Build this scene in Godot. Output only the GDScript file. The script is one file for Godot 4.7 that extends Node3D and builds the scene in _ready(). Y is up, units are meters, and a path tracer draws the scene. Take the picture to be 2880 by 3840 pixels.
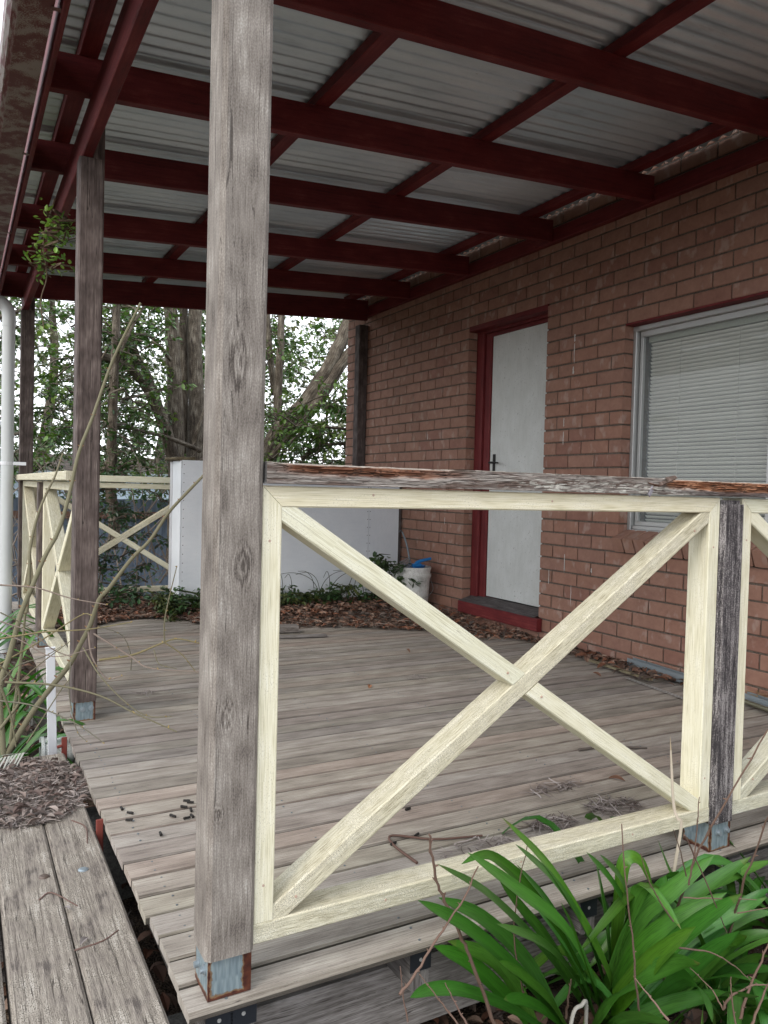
extends Node3D

var rng := RandomNumberGenerator.new()
var M := {}
var taken := {}
var edge_tint := {}   # painted sky light, bleaching or mildew per side of the next timber


class MB:
	var v := PackedVector3Array()
	var n := PackedVector3Array()
	var t := PackedVector2Array()
	var c := PackedColorArray()
	func tri(a: Vector3, b: Vector3, d: Vector3, na: Vector3, nb: Vector3, nd: Vector3, ua: Vector2, ub: Vector2, ud: Vector2, ca: Color, cb: Color, cd: Color) -> void:
		if (b - a).cross(d - a).dot(na + nb + nd) > 0.0:
			v.append(a); v.append(d); v.append(b)
			n.append(na); n.append(nd); n.append(nb)
			t.append(ua); t.append(ud); t.append(ub)
			c.append(ca); c.append(cd); c.append(cb)
		else:
			v.append(a); v.append(b); v.append(d)
			n.append(na); n.append(nb); n.append(nd)
			t.append(ua); t.append(ub); t.append(ud)
			c.append(ca); c.append(cb); c.append(cd)
	func flat(a: Vector3, b: Vector3, d: Vector3, e: Vector3, nn: Vector3, ua: Vector2, ub: Vector2, ud: Vector2, ue: Vector2, col: Color) -> void:
		tri(a, b, d, nn, nn, nn, ua, ub, ud, col, col, col)
		tri(a, d, e, nn, nn, nn, ua, ud, ue, col, col, col)
	func mesh() -> ArrayMesh:
		var a := []
		a.resize(Mesh.ARRAY_MAX)
		a[Mesh.ARRAY_VERTEX] = v
		a[Mesh.ARRAY_NORMAL] = n
		a[Mesh.ARRAY_TEX_UV] = t
		a[Mesh.ARRAY_COLOR] = c
		var m := ArrayMesh.new()
		m.add_surface_from_arrays(Mesh.PRIMITIVE_TRIANGLES, a)
		return m


func V(x: float, y: float, z: float) -> Vector3:
	return Vector3(x, y, z)


func numbered(called: String, parent: Node) -> String:
	var key := str(parent.get_instance_id()) + called
	var k: int = taken.get(key, 0)
	taken[key] = k + 1
	return called if k == 0 else "%s_%03d" % [called, k]


func put(called: String, mesh: Mesh, mat: Material, parent: Node3D = self) -> MeshInstance3D:
	var o := MeshInstance3D.new()
	o.name = numbered(called, parent)
	o.mesh = mesh
	o.set_surface_override_material(0, mat)
	parent.add_child(o, true)
	return o


func tag(o: Node3D, label: String, category: String, group := "") -> Node3D:
	o.set_meta("label", label)
	o.set_meta("category", category)
	if group:
		o.set_meta("group", group)
	return o


func thing(called: String, label: String, category: String, group := "", at := Vector3.ZERO) -> Node3D:
	var o := Node3D.new()
	o.name = numbered(called, self)
	o.position = at
	add_child(o, true)
	return tag(o, label, category, group)


func stuff(o: Node3D) -> Node3D:
	o.set_meta("kind", "stuff")
	return o


func grey(k: float) -> Color:
	return Color(k, k, k)


func tint(base := 1.0, spread := 0.12, warm := 0.03) -> Color:
	var k := base * (1.0 + rng.randf_range(-spread, spread))
	var w := rng.randf_range(-warm, warm)
	return Color(k * (1.0 + w), k, k * (1.0 - w))


# ---------- shapes

func prism(mb: MB, prof: PackedVector2Array, a: Vector3, b: Vector3, up: Vector3, col: Color, uv0 := Vector2.ZERO, cut_a := Vector3.ZERO, cut_b := Vector3.ZERO, closed := true, flank := 1.0) -> void:
	# a profile (x along the right hand, y along up) swept straight from a to b; each end may be cut by a plane with a given normal
	var d := (b - a).normalized()
	var r := d.cross(up).normalized()
	var u := r.cross(d).normalized()
	var ca := cut_a if cut_a != Vector3.ZERO else d
	var cb := cut_b if cut_b != Vector3.ZERO else d
	var k := prof.size()
	var pa := PackedVector3Array()
	var pb := PackedVector3Array()
	for p in prof:
		var o := r * p.x + u * p.y
		pa.append(a + o - d * (o.dot(ca) / d.dot(ca)))
		pb.append(b + o - d * (o.dot(cb) / d.dot(cb)))
	var run := 0.0
	for i in (k if closed else k - 1):
		var j := (i + 1) % k
		var e := prof[j] - prof[i]
		var step := e.length()
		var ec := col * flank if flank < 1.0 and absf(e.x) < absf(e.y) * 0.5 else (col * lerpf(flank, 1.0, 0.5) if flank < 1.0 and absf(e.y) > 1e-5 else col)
		if edge_tint.has(i):
			ec = ec * float(edge_tint[i])
		var nn := (r * -e.y + u * e.x).normalized() * -1.0
		# outward for a profile listed clockwise or not: away from the middle
		if closed and nn.dot(r * (prof[i] + e / 2).x + u * (prof[i] + e / 2).y) < 0.0:
			nn = -nn
		mb.flat(pa[i], pa[j], pb[j], pb[i], nn, uv0 + Vector2(run, (pa[i] - a).dot(d)), uv0 + Vector2(run + step, (pa[j] - a).dot(d)), uv0 + Vector2(run + step, (pb[j] - a).dot(d)), uv0 + Vector2(run, (pb[i] - a).dot(d)), ec)
		run += step
	if closed:
		for i in range(1, k - 1):
			mb.tri(pa[0], pa[i], pa[i + 1], -ca * signf(ca.dot(d)), -ca * signf(ca.dot(d)), -ca * signf(ca.dot(d)), uv0 + prof[0], uv0 + prof[i], uv0 + prof[i + 1], col, col, col)
			mb.tri(pb[0], pb[i], pb[i + 1], cb * signf(cb.dot(d)), cb * signf(cb.dot(d)), cb * signf(cb.dot(d)), uv0 + prof[0], uv0 + prof[i], uv0 + prof[i + 1], col, col, col)


func rect(w: float, h: float, v: float) -> PackedVector2Array:
	var x := w / 2
	var y := h / 2
	if v <= 0.0:
		return PackedVector2Array([Vector2(-x, y), Vector2(x, y), Vector2(x, -y), Vector2(-x, -y)])
	return PackedVector2Array([Vector2(-x + v, y), Vector2(x - v, y), Vector2(x, y - v), Vector2(x, -y + v), Vector2(x - v, -y), Vector2(-x + v, -y), Vector2(-x, -y + v), Vector2(-x, y - v)])


func beam(mb: MB, a: Vector3, b: Vector3, w: float, h: float, up := Vector3.UP, bev := 0.003, col := Color.WHITE, uv0 := Vector2.ZERO, cut_a := Vector3.ZERO, cut_b := Vector3.ZERO, flank := 1.0) -> void:
	prism(mb, rect(w, h, bev), a, b, up, col, uv0, cut_a, cut_b, true, flank)


func off() -> Vector2:
	return Vector2(rng.randf() * 3.0, rng.randf() * 5.0)


func beam_mesh(a: Vector3, b: Vector3, w: float, h: float, up := Vector3.UP, bev := 0.003, col := Color.WHITE, cut_a := Vector3.ZERO, cut_b := Vector3.ZERO) -> ArrayMesh:
	var mb := MB.new()
	beam(mb, a, b, w, h, up, bev, col, off(), cut_a, cut_b)
	return mb.mesh()


func block(mb: MB, lo: Vector3, hi: Vector3, bev := 0.002, col := Color.WHITE) -> void:
	# a box given by its corners, grain along its longest side
	var s := hi - lo
	var m := (lo + hi) / 2
	var ax := s.max_axis_index()
	var d := Vector3.ZERO
	d[ax] = s[ax] / 2
	var up := Vector3.UP if ax != 1 else Vector3(0, 0, 1)
	var r := (d.normalized()).cross(up)
	beam(mb, m - d, m + d, absf(r.dot(s)), absf(up.dot(s)), up, bev, col, off())


func block_mesh(lo: Vector3, hi: Vector3, bev := 0.002, col := Color.WHITE) -> ArrayMesh:
	var mb := MB.new()
	block(mb, lo, hi, bev, col)
	return mb.mesh()


func smooth_path(p: Array, per: int) -> PackedVector3Array:
	var out := PackedVector3Array()
	var k := p.size()
	for i in k - 1:
		var a: Vector3 = p[i]
		var b: Vector3 = p[i + 1]
		var pre: Vector3 = p[i - 1] if i > 0 else a - (b - a)
		var post: Vector3 = p[i + 2] if i + 2 < k else b + (b - a)
		for s in per:
			out.append(a.cubic_interpolate(b, pre, post, float(s) / per))
	out.append(p[k - 1])
	return out


func tube(mb: MB, path: PackedVector3Array, r0: float, r1: float, sides := 6, col := Color.WHITE, wob := 0.0, cap := true) -> void:
	var k := path.size()
	var rings := []
	var norms := []
	var side := Vector3.ZERO
	var run := 0.0
	var runs := PackedFloat32Array()
	for i in k:
		var d := (path[mini(i + 1, k - 1)] - path[maxi(i - 1, 0)]).normalized()
		if side == Vector3.ZERO:
			side = d.cross(Vector3(0.31, 0.2, 0.93)).normalized()
		side = (side - d * side.dot(d)).normalized()
		var other := d.cross(side)
		var r := lerpf(r0, r1, float(i) / (k - 1))
		var ring := PackedVector3Array()
		var nr := PackedVector3Array()
		for j in sides:
			var f := TAU * j / sides
			var o := side * cos(f) + other * sin(f)
			var q := r * (1.0 + (rng.randf_range(-wob, wob) if wob > 0.0 else 0.0))
			ring.append(path[i] + o * q)
			nr.append(o)
		rings.append(ring)
		norms.append(nr)
		if i:
			run += path[i].distance_to(path[i - 1])
		runs.append(run)
	for i in k - 1:
		for j in sides:
			var l := (j + 1) % sides
			var u0 := TAU * r0 * j / sides
			var u1 := TAU * r0 * (j + 1) / sides
			mb.tri(rings[i][j], rings[i][l], rings[i + 1][l], norms[i][j], norms[i][l], norms[i + 1][l], Vector2(u0, runs[i]), Vector2(u1, runs[i]), Vector2(u1, runs[i + 1]), col, col, col)
			mb.tri(rings[i][j], rings[i + 1][l], rings[i + 1][j], norms[i][j], norms[i + 1][l], norms[i + 1][j], Vector2(u0, runs[i]), Vector2(u1, runs[i + 1]), Vector2(u0, runs[i + 1]), col, col, col)
	if cap:
		for e in [0, k - 1]:
			var nn := (path[e] - path[1 if e == 0 else k - 2]).normalized()
			for j in range(1, sides - 1):
				mb.tri(rings[e][0], rings[e][j], rings[e][j + 1], nn, nn, nn, Vector2.ZERO, Vector2(0.01, 0), Vector2(0, 0.01), col, col, col)


func tube_mesh(p: Array, r0: float, r1: float, sides := 6, per := 4, col := Color.WHITE, wob := 0.0) -> ArrayMesh:
	var mb := MB.new()
	tube(mb, smooth_path(p, per), r0, r1, sides, col, wob)
	return mb.mesh()


func lathe(mb: MB, prof: Array, at: Vector3, sides := 28, col := Color.WHITE) -> void:
	# prof: Vector2(radius, height), from outside bottom round to the inside
	for i in prof.size() - 1:
		var a: Vector2 = prof[i]
		var b: Vector2 = prof[i + 1]
		var e := b - a
		var nl := Vector2(e.y, -e.x).normalized()
		for j in sides:
			var f := TAU * j / sides
			var g := TAU * (j + 1) / sides
			var cf := Vector3(cos(f), 0, sin(f))
			var cg := Vector3(cos(g), 0, sin(g))
			var p0 := at + cf * a.x + Vector3.UP * a.y
			var p1 := at + cg * a.x + Vector3.UP * a.y
			var p2 := at + cg * b.x + Vector3.UP * b.y
			var p3 := at + cf * b.x + Vector3.UP * b.y
			var nf := cf * nl.x + Vector3.UP * nl.y
			var ng := cg * nl.x + Vector3.UP * nl.y
			var u0 := f * 0.15
			var u1 := g * 0.15
			if a.x > 0.0001:
				mb.tri(p0, p1, p2, nf, ng, ng, Vector2(u0, a.y), Vector2(u1, a.y), Vector2(u1, b.y), col, col, col)
			if b.x > 0.0001:
				mb.tri(p0, p2, p3, nf, ng, nf, Vector2(u0, a.y), Vector2(u1, b.y), Vector2(u0, b.y), col, col, col)


# ---------- surfaces

func seam(sd: int, f: float, w: int, h: int, bw: int, bh: int, oct := 3) -> PackedByteArray:
	var n := FastNoiseLite.new()
	n.seed = sd
	n.noise_type = FastNoiseLite.TYPE_SIMPLEX_SMOOTH
	n.frequency = f
	n.fractal_octaves = oct
	var im := n.get_seamless_image(w, h)
	im.convert(Image.FORMAT_L8)
	if w != bw or h != bh:
		im.resize(bw, bh, Image.INTERPOLATE_CUBIC)
	return im.get_data()


func surf(nm: String, sd: int, w: int, h: int, tw: float, th: float, stops: Array, o := {}) -> StandardMaterial3D:
	# A computed surface: streaks (stretch > 1 draws them out along v), broad blotches, fine specks, cracks, knots.
	var st: int = o.get("stretch", 1)
	var ka: float = o.get("streak", 0.45)
	var kb: float = o.get("fine", 0.3)
	var kc: float = o.get("blotch", 0.25)
	var kd: float = o.get("grit", 0.0)
	var spot: float = o.get("spot", 0.0)
	var crack: float = o.get("crack", 0.0)
	var cw: float = o.get("crack_width", 0.05)
	var knots: Array = o.get("knots", [])
	var contrast: float = o.get("contrast", 1.5)
	var A := seam(sd, o.get("fa", 0.06), w, maxi(8, h / st), w, h)
	var B := seam(sd + 1, o.get("fb", 0.3), w, maxi(8, h * 2 / (st + 1)), w, h, 2)
	var C := seam(sd + 2, o.get("fc", 0.008), w, h, w, h, 4)
	var D := seam(sd + 3, o.get("fd", 0.22), w, h, w, h, 2)
	var E := seam(sd + 4, o.get("fe", 0.035), w, maxi(8, h / maxi(1, st * 3 / 2)), w, h, 2)
	var lut := PackedByteArray()
	lut.resize(768)
	var gr := Gradient.new()
	gr.offsets = PackedFloat32Array(range(stops.size()).map(func(i): return float(i) / (stops.size() - 1)))
	gr.colors = PackedColorArray(stops)
	for i in 256:
		var q := gr.sample(i / 255.0)
		lut[i * 3] = q.r8
		lut[i * 3 + 1] = q.g8
		lut[i * 3 + 2] = q.b8
	var dark: Color = o.get("crack_color", Color(0.12, 0.1, 0.09))
	var spotc: Color = o.get("spot_color", Color(0.25, 0.24, 0.2))
	var pix := PackedByteArray()
	pix.resize(w * h * 3)
	var hei := PackedByteArray()
	hei.resize(w * h)
	var many := knots.size()
	for y in h:
		for x in w:
			var i := y * w + x
			var ii := i
			var ring := 0.0
			if many:
				var sx := float(x)
				for kk in knots:
					var dx: float = float(x - kk[0]) / kk[2]
					var dy: float = float(y - kk[1]) / kk[3]
					var r2 := dx * dx + dy * dy
					if r2 < 7.0:
						var fall := exp(-r2 * 0.6)
						sx -= dx * kk[2] * fall * 0.75
						if r2 < 2.2:
							ring += (0.5 * sin(sqrt(r2) * 8.5 + (A[i] + B[i]) * 0.022 + dx * 0.9 + dy * 0.5) - 0.2) * (1.0 - r2 / 2.2)
				ii = y * w + posmod(int(sx), w)
			var cv := C[i] / 255.0
			var val := 0.5 + ((A[ii] / 255.0 - 0.5) * ka + (B[ii] / 255.0 - 0.5) * kb + (cv - 0.5) * kc + (D[i] / 255.0 - 0.5) * kd) * contrast + ring * 0.62
			val = clampf(val, 0.0, 1.0)
			var cr := 0.0
			if crack > 0.0:
				var e := absf(E[ii] / 255.0 - 0.5) * 2.0
				var ww := cw * clampf(cv * 2.6 - 0.7, 0.0, 1.5)
				if e < ww:
					cr = (1.0 - e / ww) * crack
			var k := int(val * 255.0) * 3
			var r := float(lut[k])
			var g := float(lut[k + 1])
			var b := float(lut[k + 2])
			if spot > 0.0:
				var s := clampf((D[i] / 255.0 - (1.0 - spot)) * 6.0, 0.0, 1.0) * clampf(cv * 3.6 - 1.2, 0.0, 1.0) * 0.8
				r = lerpf(r, spotc.r8, s)
				g = lerpf(g, spotc.g8, s)
				b = lerpf(b, spotc.b8, s)
			if cr > 0.0:
				r = lerpf(r, dark.r8, cr)
				g = lerpf(g, dark.g8, cr)
				b = lerpf(b, dark.b8, cr)
			pix[i * 3] = int(r)
			pix[i * 3 + 1] = int(g)
			pix[i * 3 + 2] = int(b)
			hei[i] = int(clampf(val * 170.0 + 60.0 - cr * 150.0, 0.0, 255.0))
	var m := StandardMaterial3D.new()
	m.resource_name = nm
	m.albedo_texture = ImageTexture.create_from_image(Image.create_from_data(w, h, false, Image.FORMAT_RGB8, pix))
	m.vertex_color_use_as_albedo = true
	m.roughness = o.get("rough", 0.85)
	m.metallic_specular = o.get("spec", 0.4)
	m.metallic = o.get("metal", 0.0)
	m.uv1_scale = Vector3(1.0 / tw, 1.0 / th, 1.0 / tw)
	if o.get("bump", 0.1) > 0.0:
		m.heightmap_enabled = true
		m.heightmap_texture = ImageTexture.create_from_image(Image.create_from_data(w, h, false, Image.FORMAT_L8, hei))
		m.heightmap_scale = o.get("bump", 0.1)
	if o.get("world", false):
		m.uv1_triplanar = true
		m.uv1_world_triplanar = true
	M[nm] = m
	return m


func plain(nm: String, col: Color, rough := 0.7, spec := 0.5, metal := 0.0) -> StandardMaterial3D:
	var m := StandardMaterial3D.new()
	m.resource_name = nm
	m.albedo_color = col
	m.roughness = rough
	m.metallic_specular = spec
	m.metallic = metal
	m.vertex_color_use_as_albedo = true
	M[nm] = m
	return m


func leafy(nm: String, back: Color, rough: float) -> void:
	var m := plain(nm, Color.WHITE, rough, 0.5)
	m.backlight_enabled = true
	m.backlight = back
	m.cull_mode = BaseMaterial3D.CULL_DISABLED


func overlay(m: StandardMaterial3D, sd: int, col: Color, thr: float, f: float, hard: float, most: float) -> void:
	# pale smears over a triplanar surface
	var n := FastNoiseLite.new()
	n.seed = sd
	n.frequency = f
	n.fractal_octaves = 5
	var im := n.get_seamless_image(512, 512)
	im.convert(Image.FORMAT_L8)
	var d := im.get_data()
	var px := PackedByteArray()
	px.resize(512 * 512 * 4)
	for i in 512 * 512:
		px[i * 4] = col.r8
		px[i * 4 + 1] = col.g8
		px[i * 4 + 2] = col.b8
		px[i * 4 + 3] = int(255.0 * most * clampf((d[i] / 255.0 - thr) * hard, 0.0, 1.0))
	m.detail_enabled = true
	m.detail_blend_mode = BaseMaterial3D.BLEND_MODE_MIX
	m.detail_uv_layer = BaseMaterial3D.DETAIL_UV_2
	m.detail_albedo = ImageTexture.create_from_image(Image.create_from_data(512, 512, false, Image.FORMAT_RGBA8, px))
	m.uv2_triplanar = true
	m.uv2_world_triplanar = true


func rust_plate(nm: String, sd: int, left: float, right: float, low: float, high: float) -> void:
	# one face of a galvanised stirrup: zinc in the middle, rust along the welded edges; UV runs 0..1 over the face
	var w := 128
	var N := seam(sd, 0.03, w, w, w, w, 4)
	var S := seam(sd + 1, 0.08, w, 16, w, w, 2)
	var px := PackedByteArray()
	px.resize(w * w * 3)
	for y in w:
		for x in w:
			var i := y * w + x
			var u := float(x) / w
			var v := 1.0 - float(y) / w
			var wv := (N[i] / 255.0 - 0.5) * 0.16
			var e := minf(minf(u - left, 1.0 - right - u), minf(v - low, 1.0 - high - v)) + wv * 0.5
			var zinc := Color(0.42, 0.48, 0.51).lerp(Color(0.58, 0.63, 0.64), S[i] / 255.0)
			var rust := Color(0.24, 0.12, 0.1).lerp(Color(0.40, 0.22, 0.15), N[i] / 255.0)
			var q := rust.lerp(zinc, clampf(e * 28.0, 0.0, 1.0))
			if absf(e) < 0.02:
				q = q.lerp(Color(0.62, 0.55, 0.4), 0.5)
			px[i * 3] = q.r8
			px[i * 3 + 1] = q.g8
			px[i * 3 + 2] = q.b8
	var m := StandardMaterial3D.new()
	m.resource_name = nm
	m.albedo_texture = ImageTexture.create_from_image(Image.create_from_data(w, w, false, Image.FORMAT_RGB8, px))
	m.texture_repeat = false
	m.roughness = 0.5
	m.metallic = 0.25
	M[nm] = m


func rgb(r: int, g: int, b: int) -> Color:
	return Color8(r, g, b)


func make_surfaces() -> void:
	surf("deck wood", 11, 512, 1024, 0.20, 1.6, [rgb(102, 95, 88), rgb(148, 139, 131), rgb(170, 162, 153), rgb(196, 189, 180)], {"stretch": 34, "streak": 0.4, "fine": 0.6, "blotch": 0.65, "grit": 0.2, "crack": 0.65, "crack_width": 0.03, "fe": 0.06, "fb": 0.4, "bump": 0.09, "contrast": 0.98, "fc": 0.006})
	surf("corner post wood", 23, 512, 2048, 0.392, 2.6, [rgb(74, 67, 62), rgb(116, 108, 101), rgb(142, 134, 126), rgb(178, 172, 164)], {"stretch": 30, "streak": 0.3, "fine": 0.6, "blotch": 0.75, "grit": 0.55, "crack": 0.6, "crack_width": 0.022, "fe": 0.03, "bump": 0.12, "contrast": 0.82,
		"knots": [[62, 606, 26, 30], [42, 914, 32, 50], [30, 376, 20, 22], [12, 228, 13, 13]]})
	surf("dark post wood", 25, 512, 1024, 0.392, 1.3, [rgb(56, 48, 46), rgb(84, 74, 71), rgb(108, 97, 93), rgb(138, 127, 122)], {"stretch": 26, "streak": 0.5, "fine": 0.5, "blotch": 0.7, "crack": 0.8, "crack_width": 0.03, "fe": 0.03, "bump": 0.08, "contrast": 0.95})
	surf("streaked wood", 27, 512, 1024, 0.392, 1.2, [rgb(46, 43, 45), rgb(72, 67, 68), rgb(108, 102, 101), rgb(158, 152, 150)], {"stretch": 14, "streak": 0.6, "fine": 0.6, "blotch": 0.3, "grit": 0.7, "bump": 0.12, "contrast": 1.7})
	surf("cream paint", 31, 512, 1024, 0.22, 1.1, [rgb(186, 177, 146), rgb(220, 213, 185), rgb(231, 225, 202), rgb(241, 237, 220)], {"stretch": 40, "streak": 0.3, "fine": 0.75, "blotch": 0.4, "fb": 0.22, "spot": 0.28, "spot_color": rgb(140, 130, 106), "fd": 0.2, "crack": 0.35, "crack_width": 0.03, "crack_color": rgb(120, 110, 88), "bump": 0.07, "contrast": 1.15, "rough": 0.7})
	surf("mildewed cream paint", 33, 512, 1024, 0.22, 1.1, [rgb(146, 137, 114), rgb(202, 195, 169), rgb(227, 221, 198), rgb(242, 238, 222)], {"stretch": 20, "streak": 0.3, "fine": 0.7, "blotch": 0.5, "grit": 0.5, "spot": 0.46, "spot_color": rgb(116, 108, 92), "fd": 0.3, "bump": 0.08, "contrast": 1.25, "rough": 0.75})
	surf("red paint", 35, 512, 512, 0.5, 1.0, [rgb(76, 24, 26), rgb(98, 31, 33), rgb(108, 37, 38), rgb(124, 56, 53)], {"stretch": 12, "streak": 0.4, "fine": 0.3, "blotch": 0.5, "grit": 0.3, "spot": 0.1, "spot_color": rgb(128, 84, 78), "crack": 0.4, "crack_width": 0.02, "crack_color": rgb(44, 18, 18), "bump": 0.06, "rough": 0.6, "contrast": 1.4})
	surf("sleeper wood", 37, 512, 1024, 0.34, 1.3, [rgb(84, 77, 72), rgb(130, 121, 112), rgb(156, 147, 136), rgb(184, 176, 166)], {"stretch": 18, "streak": 0.55, "fine": 0.5, "blotch": 0.9, "grit": 0.4, "crack": 0.7, "crack_width": 0.055, "fe": 0.05, "spot": 0.46, "spot_color": rgb(78, 72, 62), "bump": 0.18, "contrast": 1.1})
	surf("bearer wood", 39, 512, 1024, 0.34, 1.3, [rgb(70, 64, 60), rgb(112, 106, 102), rgb(142, 136, 132), rgb(166, 161, 158)], {"stretch": 16, "streak": 0.6, "fine": 0.5, "blotch": 0.4, "crack": 0.7, "crack_width": 0.04, "bump": 0.1, "contrast": 1.0})
	surf("brick", 41, 512, 512, 0.5, 0.5, [rgb(120, 88, 75), rgb(141, 105, 90), rgb(152, 115, 99), rgb(168, 132, 116)], {"streak": 0.3, "fine": 0.2, "blotch": 0.5, "grit": 0.25, "world": true, "bump": 0.05, "rough": 0.8, "fa": 0.03, "contrast": 0.9})
	overlay(M["brick"], 43, rgb(190, 176, 166), 0.66, 0.015, 5.0, 0.3)
	M["brick"].uv2_scale = Vector3(1.1, 0.7, 1.1)
	surf("mortar", 45, 256, 256, 0.3, 0.3, [rgb(70, 61, 54), rgb(94, 83, 74), rgb(116, 104, 94)], {"grit": 0.6, "world": true, "bump": 0.08})
	surf("sheet metal", 47, 512, 512, 0.8, 2.4, [rgb(186, 199, 207), rgb(204, 217, 225), rgb(212, 224, 231), rgb(222, 232, 238)], {"stretch": 4, "streak": 0.3, "fine": 0.2, "blotch": 0.6, "spot": 0.16, "spot_color": rgb(120, 120, 112), "bump": 0.0, "rough": 0.36, "metal": 0.55})
	surf("gutter paint", 49, 512, 512, 0.4, 0.8, [rgb(100, 52, 51), rgb(112, 72, 67), rgb(138, 127, 120), rgb(148, 138, 131)], {"fa": 0.02, "streak": 0.5, "fine": 0.25, "blotch": 0.6, "grit": 0.4, "contrast": 3.2, "bump": 0.03, "rough": 0.5})
	surf("white board", 51, 512, 512, 1.0, 1.2, [rgb(196, 200, 206), rgb(214, 218, 223), rgb(222, 225, 229), rgb(228, 230, 233)], {"stretch": 3, "streak": 0.2, "fine": 0.2, "blotch": 0.35, "spot": 0.16, "spot_color": rgb(130, 124, 118), "bump": 0.01, "rough": 0.6, "contrast": 1.0})
	surf("door paint", 53, 512, 512, 0.8, 1.0, [rgb(172, 172, 168), rgb(196, 197, 193), rgb(206, 207, 204), rgb(215, 216, 213)], {"stretch": 4, "streak": 0.25, "fine": 0.35, "blotch": 0.45, "spot": 0.22, "fd": 0.07, "spot_color": rgb(128, 124, 118), "bump": 0.02, "rough": 0.55, "contrast": 1.0})
	surf("bark", 55, 256, 512, 0.5, 0.9, [rgb(54, 46, 39), rgb(86, 76, 65), rgb(112, 102, 89), rgb(146, 137, 123)], {"stretch": 6, "streak": 0.5, "fine": 0.4, "blotch": 0.5, "grit": 0.4, "crack": 0.6, "crack_width": 0.1, "bump": 0.6})
	surf("soil", 57, 512, 512, 1.1, 1.1, [rgb(30, 23, 18), rgb(56, 44, 35), rgb(82, 68, 55), rgb(112, 96, 80)], {"fa": 0.05, "streak": 0.4, "fine": 0.5, "grit": 0.6, "blotch": 0.4, "world": true, "bump": 1.2})
	surf("fence metal", 59, 256, 256, 0.8, 1.6, [rgb(92, 104, 120), rgb(112, 124, 139), rgb(124, 136, 150)], {"stretch": 3, "blotch": 0.6, "bump": 0.0, "rough": 0.5})
	surf("pale plastic", 61, 256, 256, 0.4, 0.4, [rgb(172, 170, 164), rgb(206, 205, 200), rgb(220, 219, 215)], {"stretch": 2, "blotch": 0.7, "spot": 0.3, "spot_color": rgb(130, 112, 92), "bump": 0.01, "rough": 0.45})
	surf("concrete", 63, 256, 256, 0.5, 0.5, [rgb(84, 82, 78), rgb(112, 110, 105), rgb(136, 133, 127)], {"grit": 0.6, "world": true, "bump": 0.1})
	surf("rotten wood", 65, 512, 1024, 0.2, 0.9, [rgb(170, 166, 162), rgb(220, 218, 215), rgb(240, 239, 238), rgb(255, 255, 255)], {"stretch": 26, "streak": 0.6, "fine": 0.6, "blotch": 0.2, "crack": 0.9, "crack_width": 0.09, "fe": 0.06, "bump": 0.3, "contrast": 1.8})
	rust_plate("stirrup front", 71, 0.05, 0.2, 0.1, 0.05)
	rust_plate("stirrup front with rusty corner", 73, 0.08, 0.1, 0.04, 0.06)
	rust_plate("stirrup side", 75, 0.02, 0.03, 0.12, 0.02)
	plain("galvanised", rgb(150, 160, 166), 0.4, 0.5, 0.5)
	plain("aluminium", rgb(178, 178, 176), 0.35, 0.5, 0.4)
	plain("black plastic", rgb(30, 34, 40), 0.45)
	plain("dark iron", rgb(34, 32, 31), 0.5, 0.5, 0.3)
	plain("red stake paint", rgb(118, 52, 42), 0.7)
	plain("white plastic", rgb(226, 227, 230), 0.4)
	plain("pipe paint", rgb(196, 199, 198), 0.4)
	plain("blue plastic", rgb(26, 112, 176), 0.35)
	plain("slat enamel", rgb(208, 207, 196), 0.55)
	plain("matt", Color.WHITE, 0.85, 0.3)
	plain("room dark", rgb(70, 68, 64), 0.9)
	plain("dung", rgb(30, 26, 23), 0.8)
	surf("agapanthus leaf", 67, 128, 256, 1.0, 1.0, [rgb(176, 182, 170), rgb(222, 226, 214), rgb(240, 242, 232), rgb(255, 255, 250)], {"stretch": 20, "streak": 0.5, "fine": 0.5, "blotch": 0.35, "fa": 0.1, "fc": 0.03, "spot": 0.2, "spot_color": rgb(230, 210, 130), "bump": 0.015, "rough": 0.4, "spec": 0.5})
	M["agapanthus leaf"].backlight_enabled = true
	M["agapanthus leaf"].backlight = Color(0.58, 0.66, 0.25)
	M["agapanthus leaf"].cull_mode = BaseMaterial3D.CULL_DISABLED
	leafy("tree leaf", Color(0.6, 0.68, 0.25), 0.42)
	leafy("dry leaf", Color(0.4, 0.33, 0.25), 0.8)
	var g := StandardMaterial3D.new()
	g.resource_name = "window glass"
	g.transparency = BaseMaterial3D.TRANSPARENCY_ALPHA
	g.albedo_color = Color(0.86, 0.9, 0.9, 0.1)
	g.roughness = 0.04
	g.metallic_specular = 0.24
	M["window glass"] = g


# ---------- the verandah

const BASE := 0.16        # top of the door step
const COURSE := 0.086
const WX := 3.088         # face of the brick wall

var cam: Camera3D


func rafter_y(x: float) -> float:
	return 2.5 + 0.0678 * x


func ground_y(x: float, z: float) -> float:
	var far := smoothstep(-5.5, -9.0, z)
	return -0.36 - 0.3 * far


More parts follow.
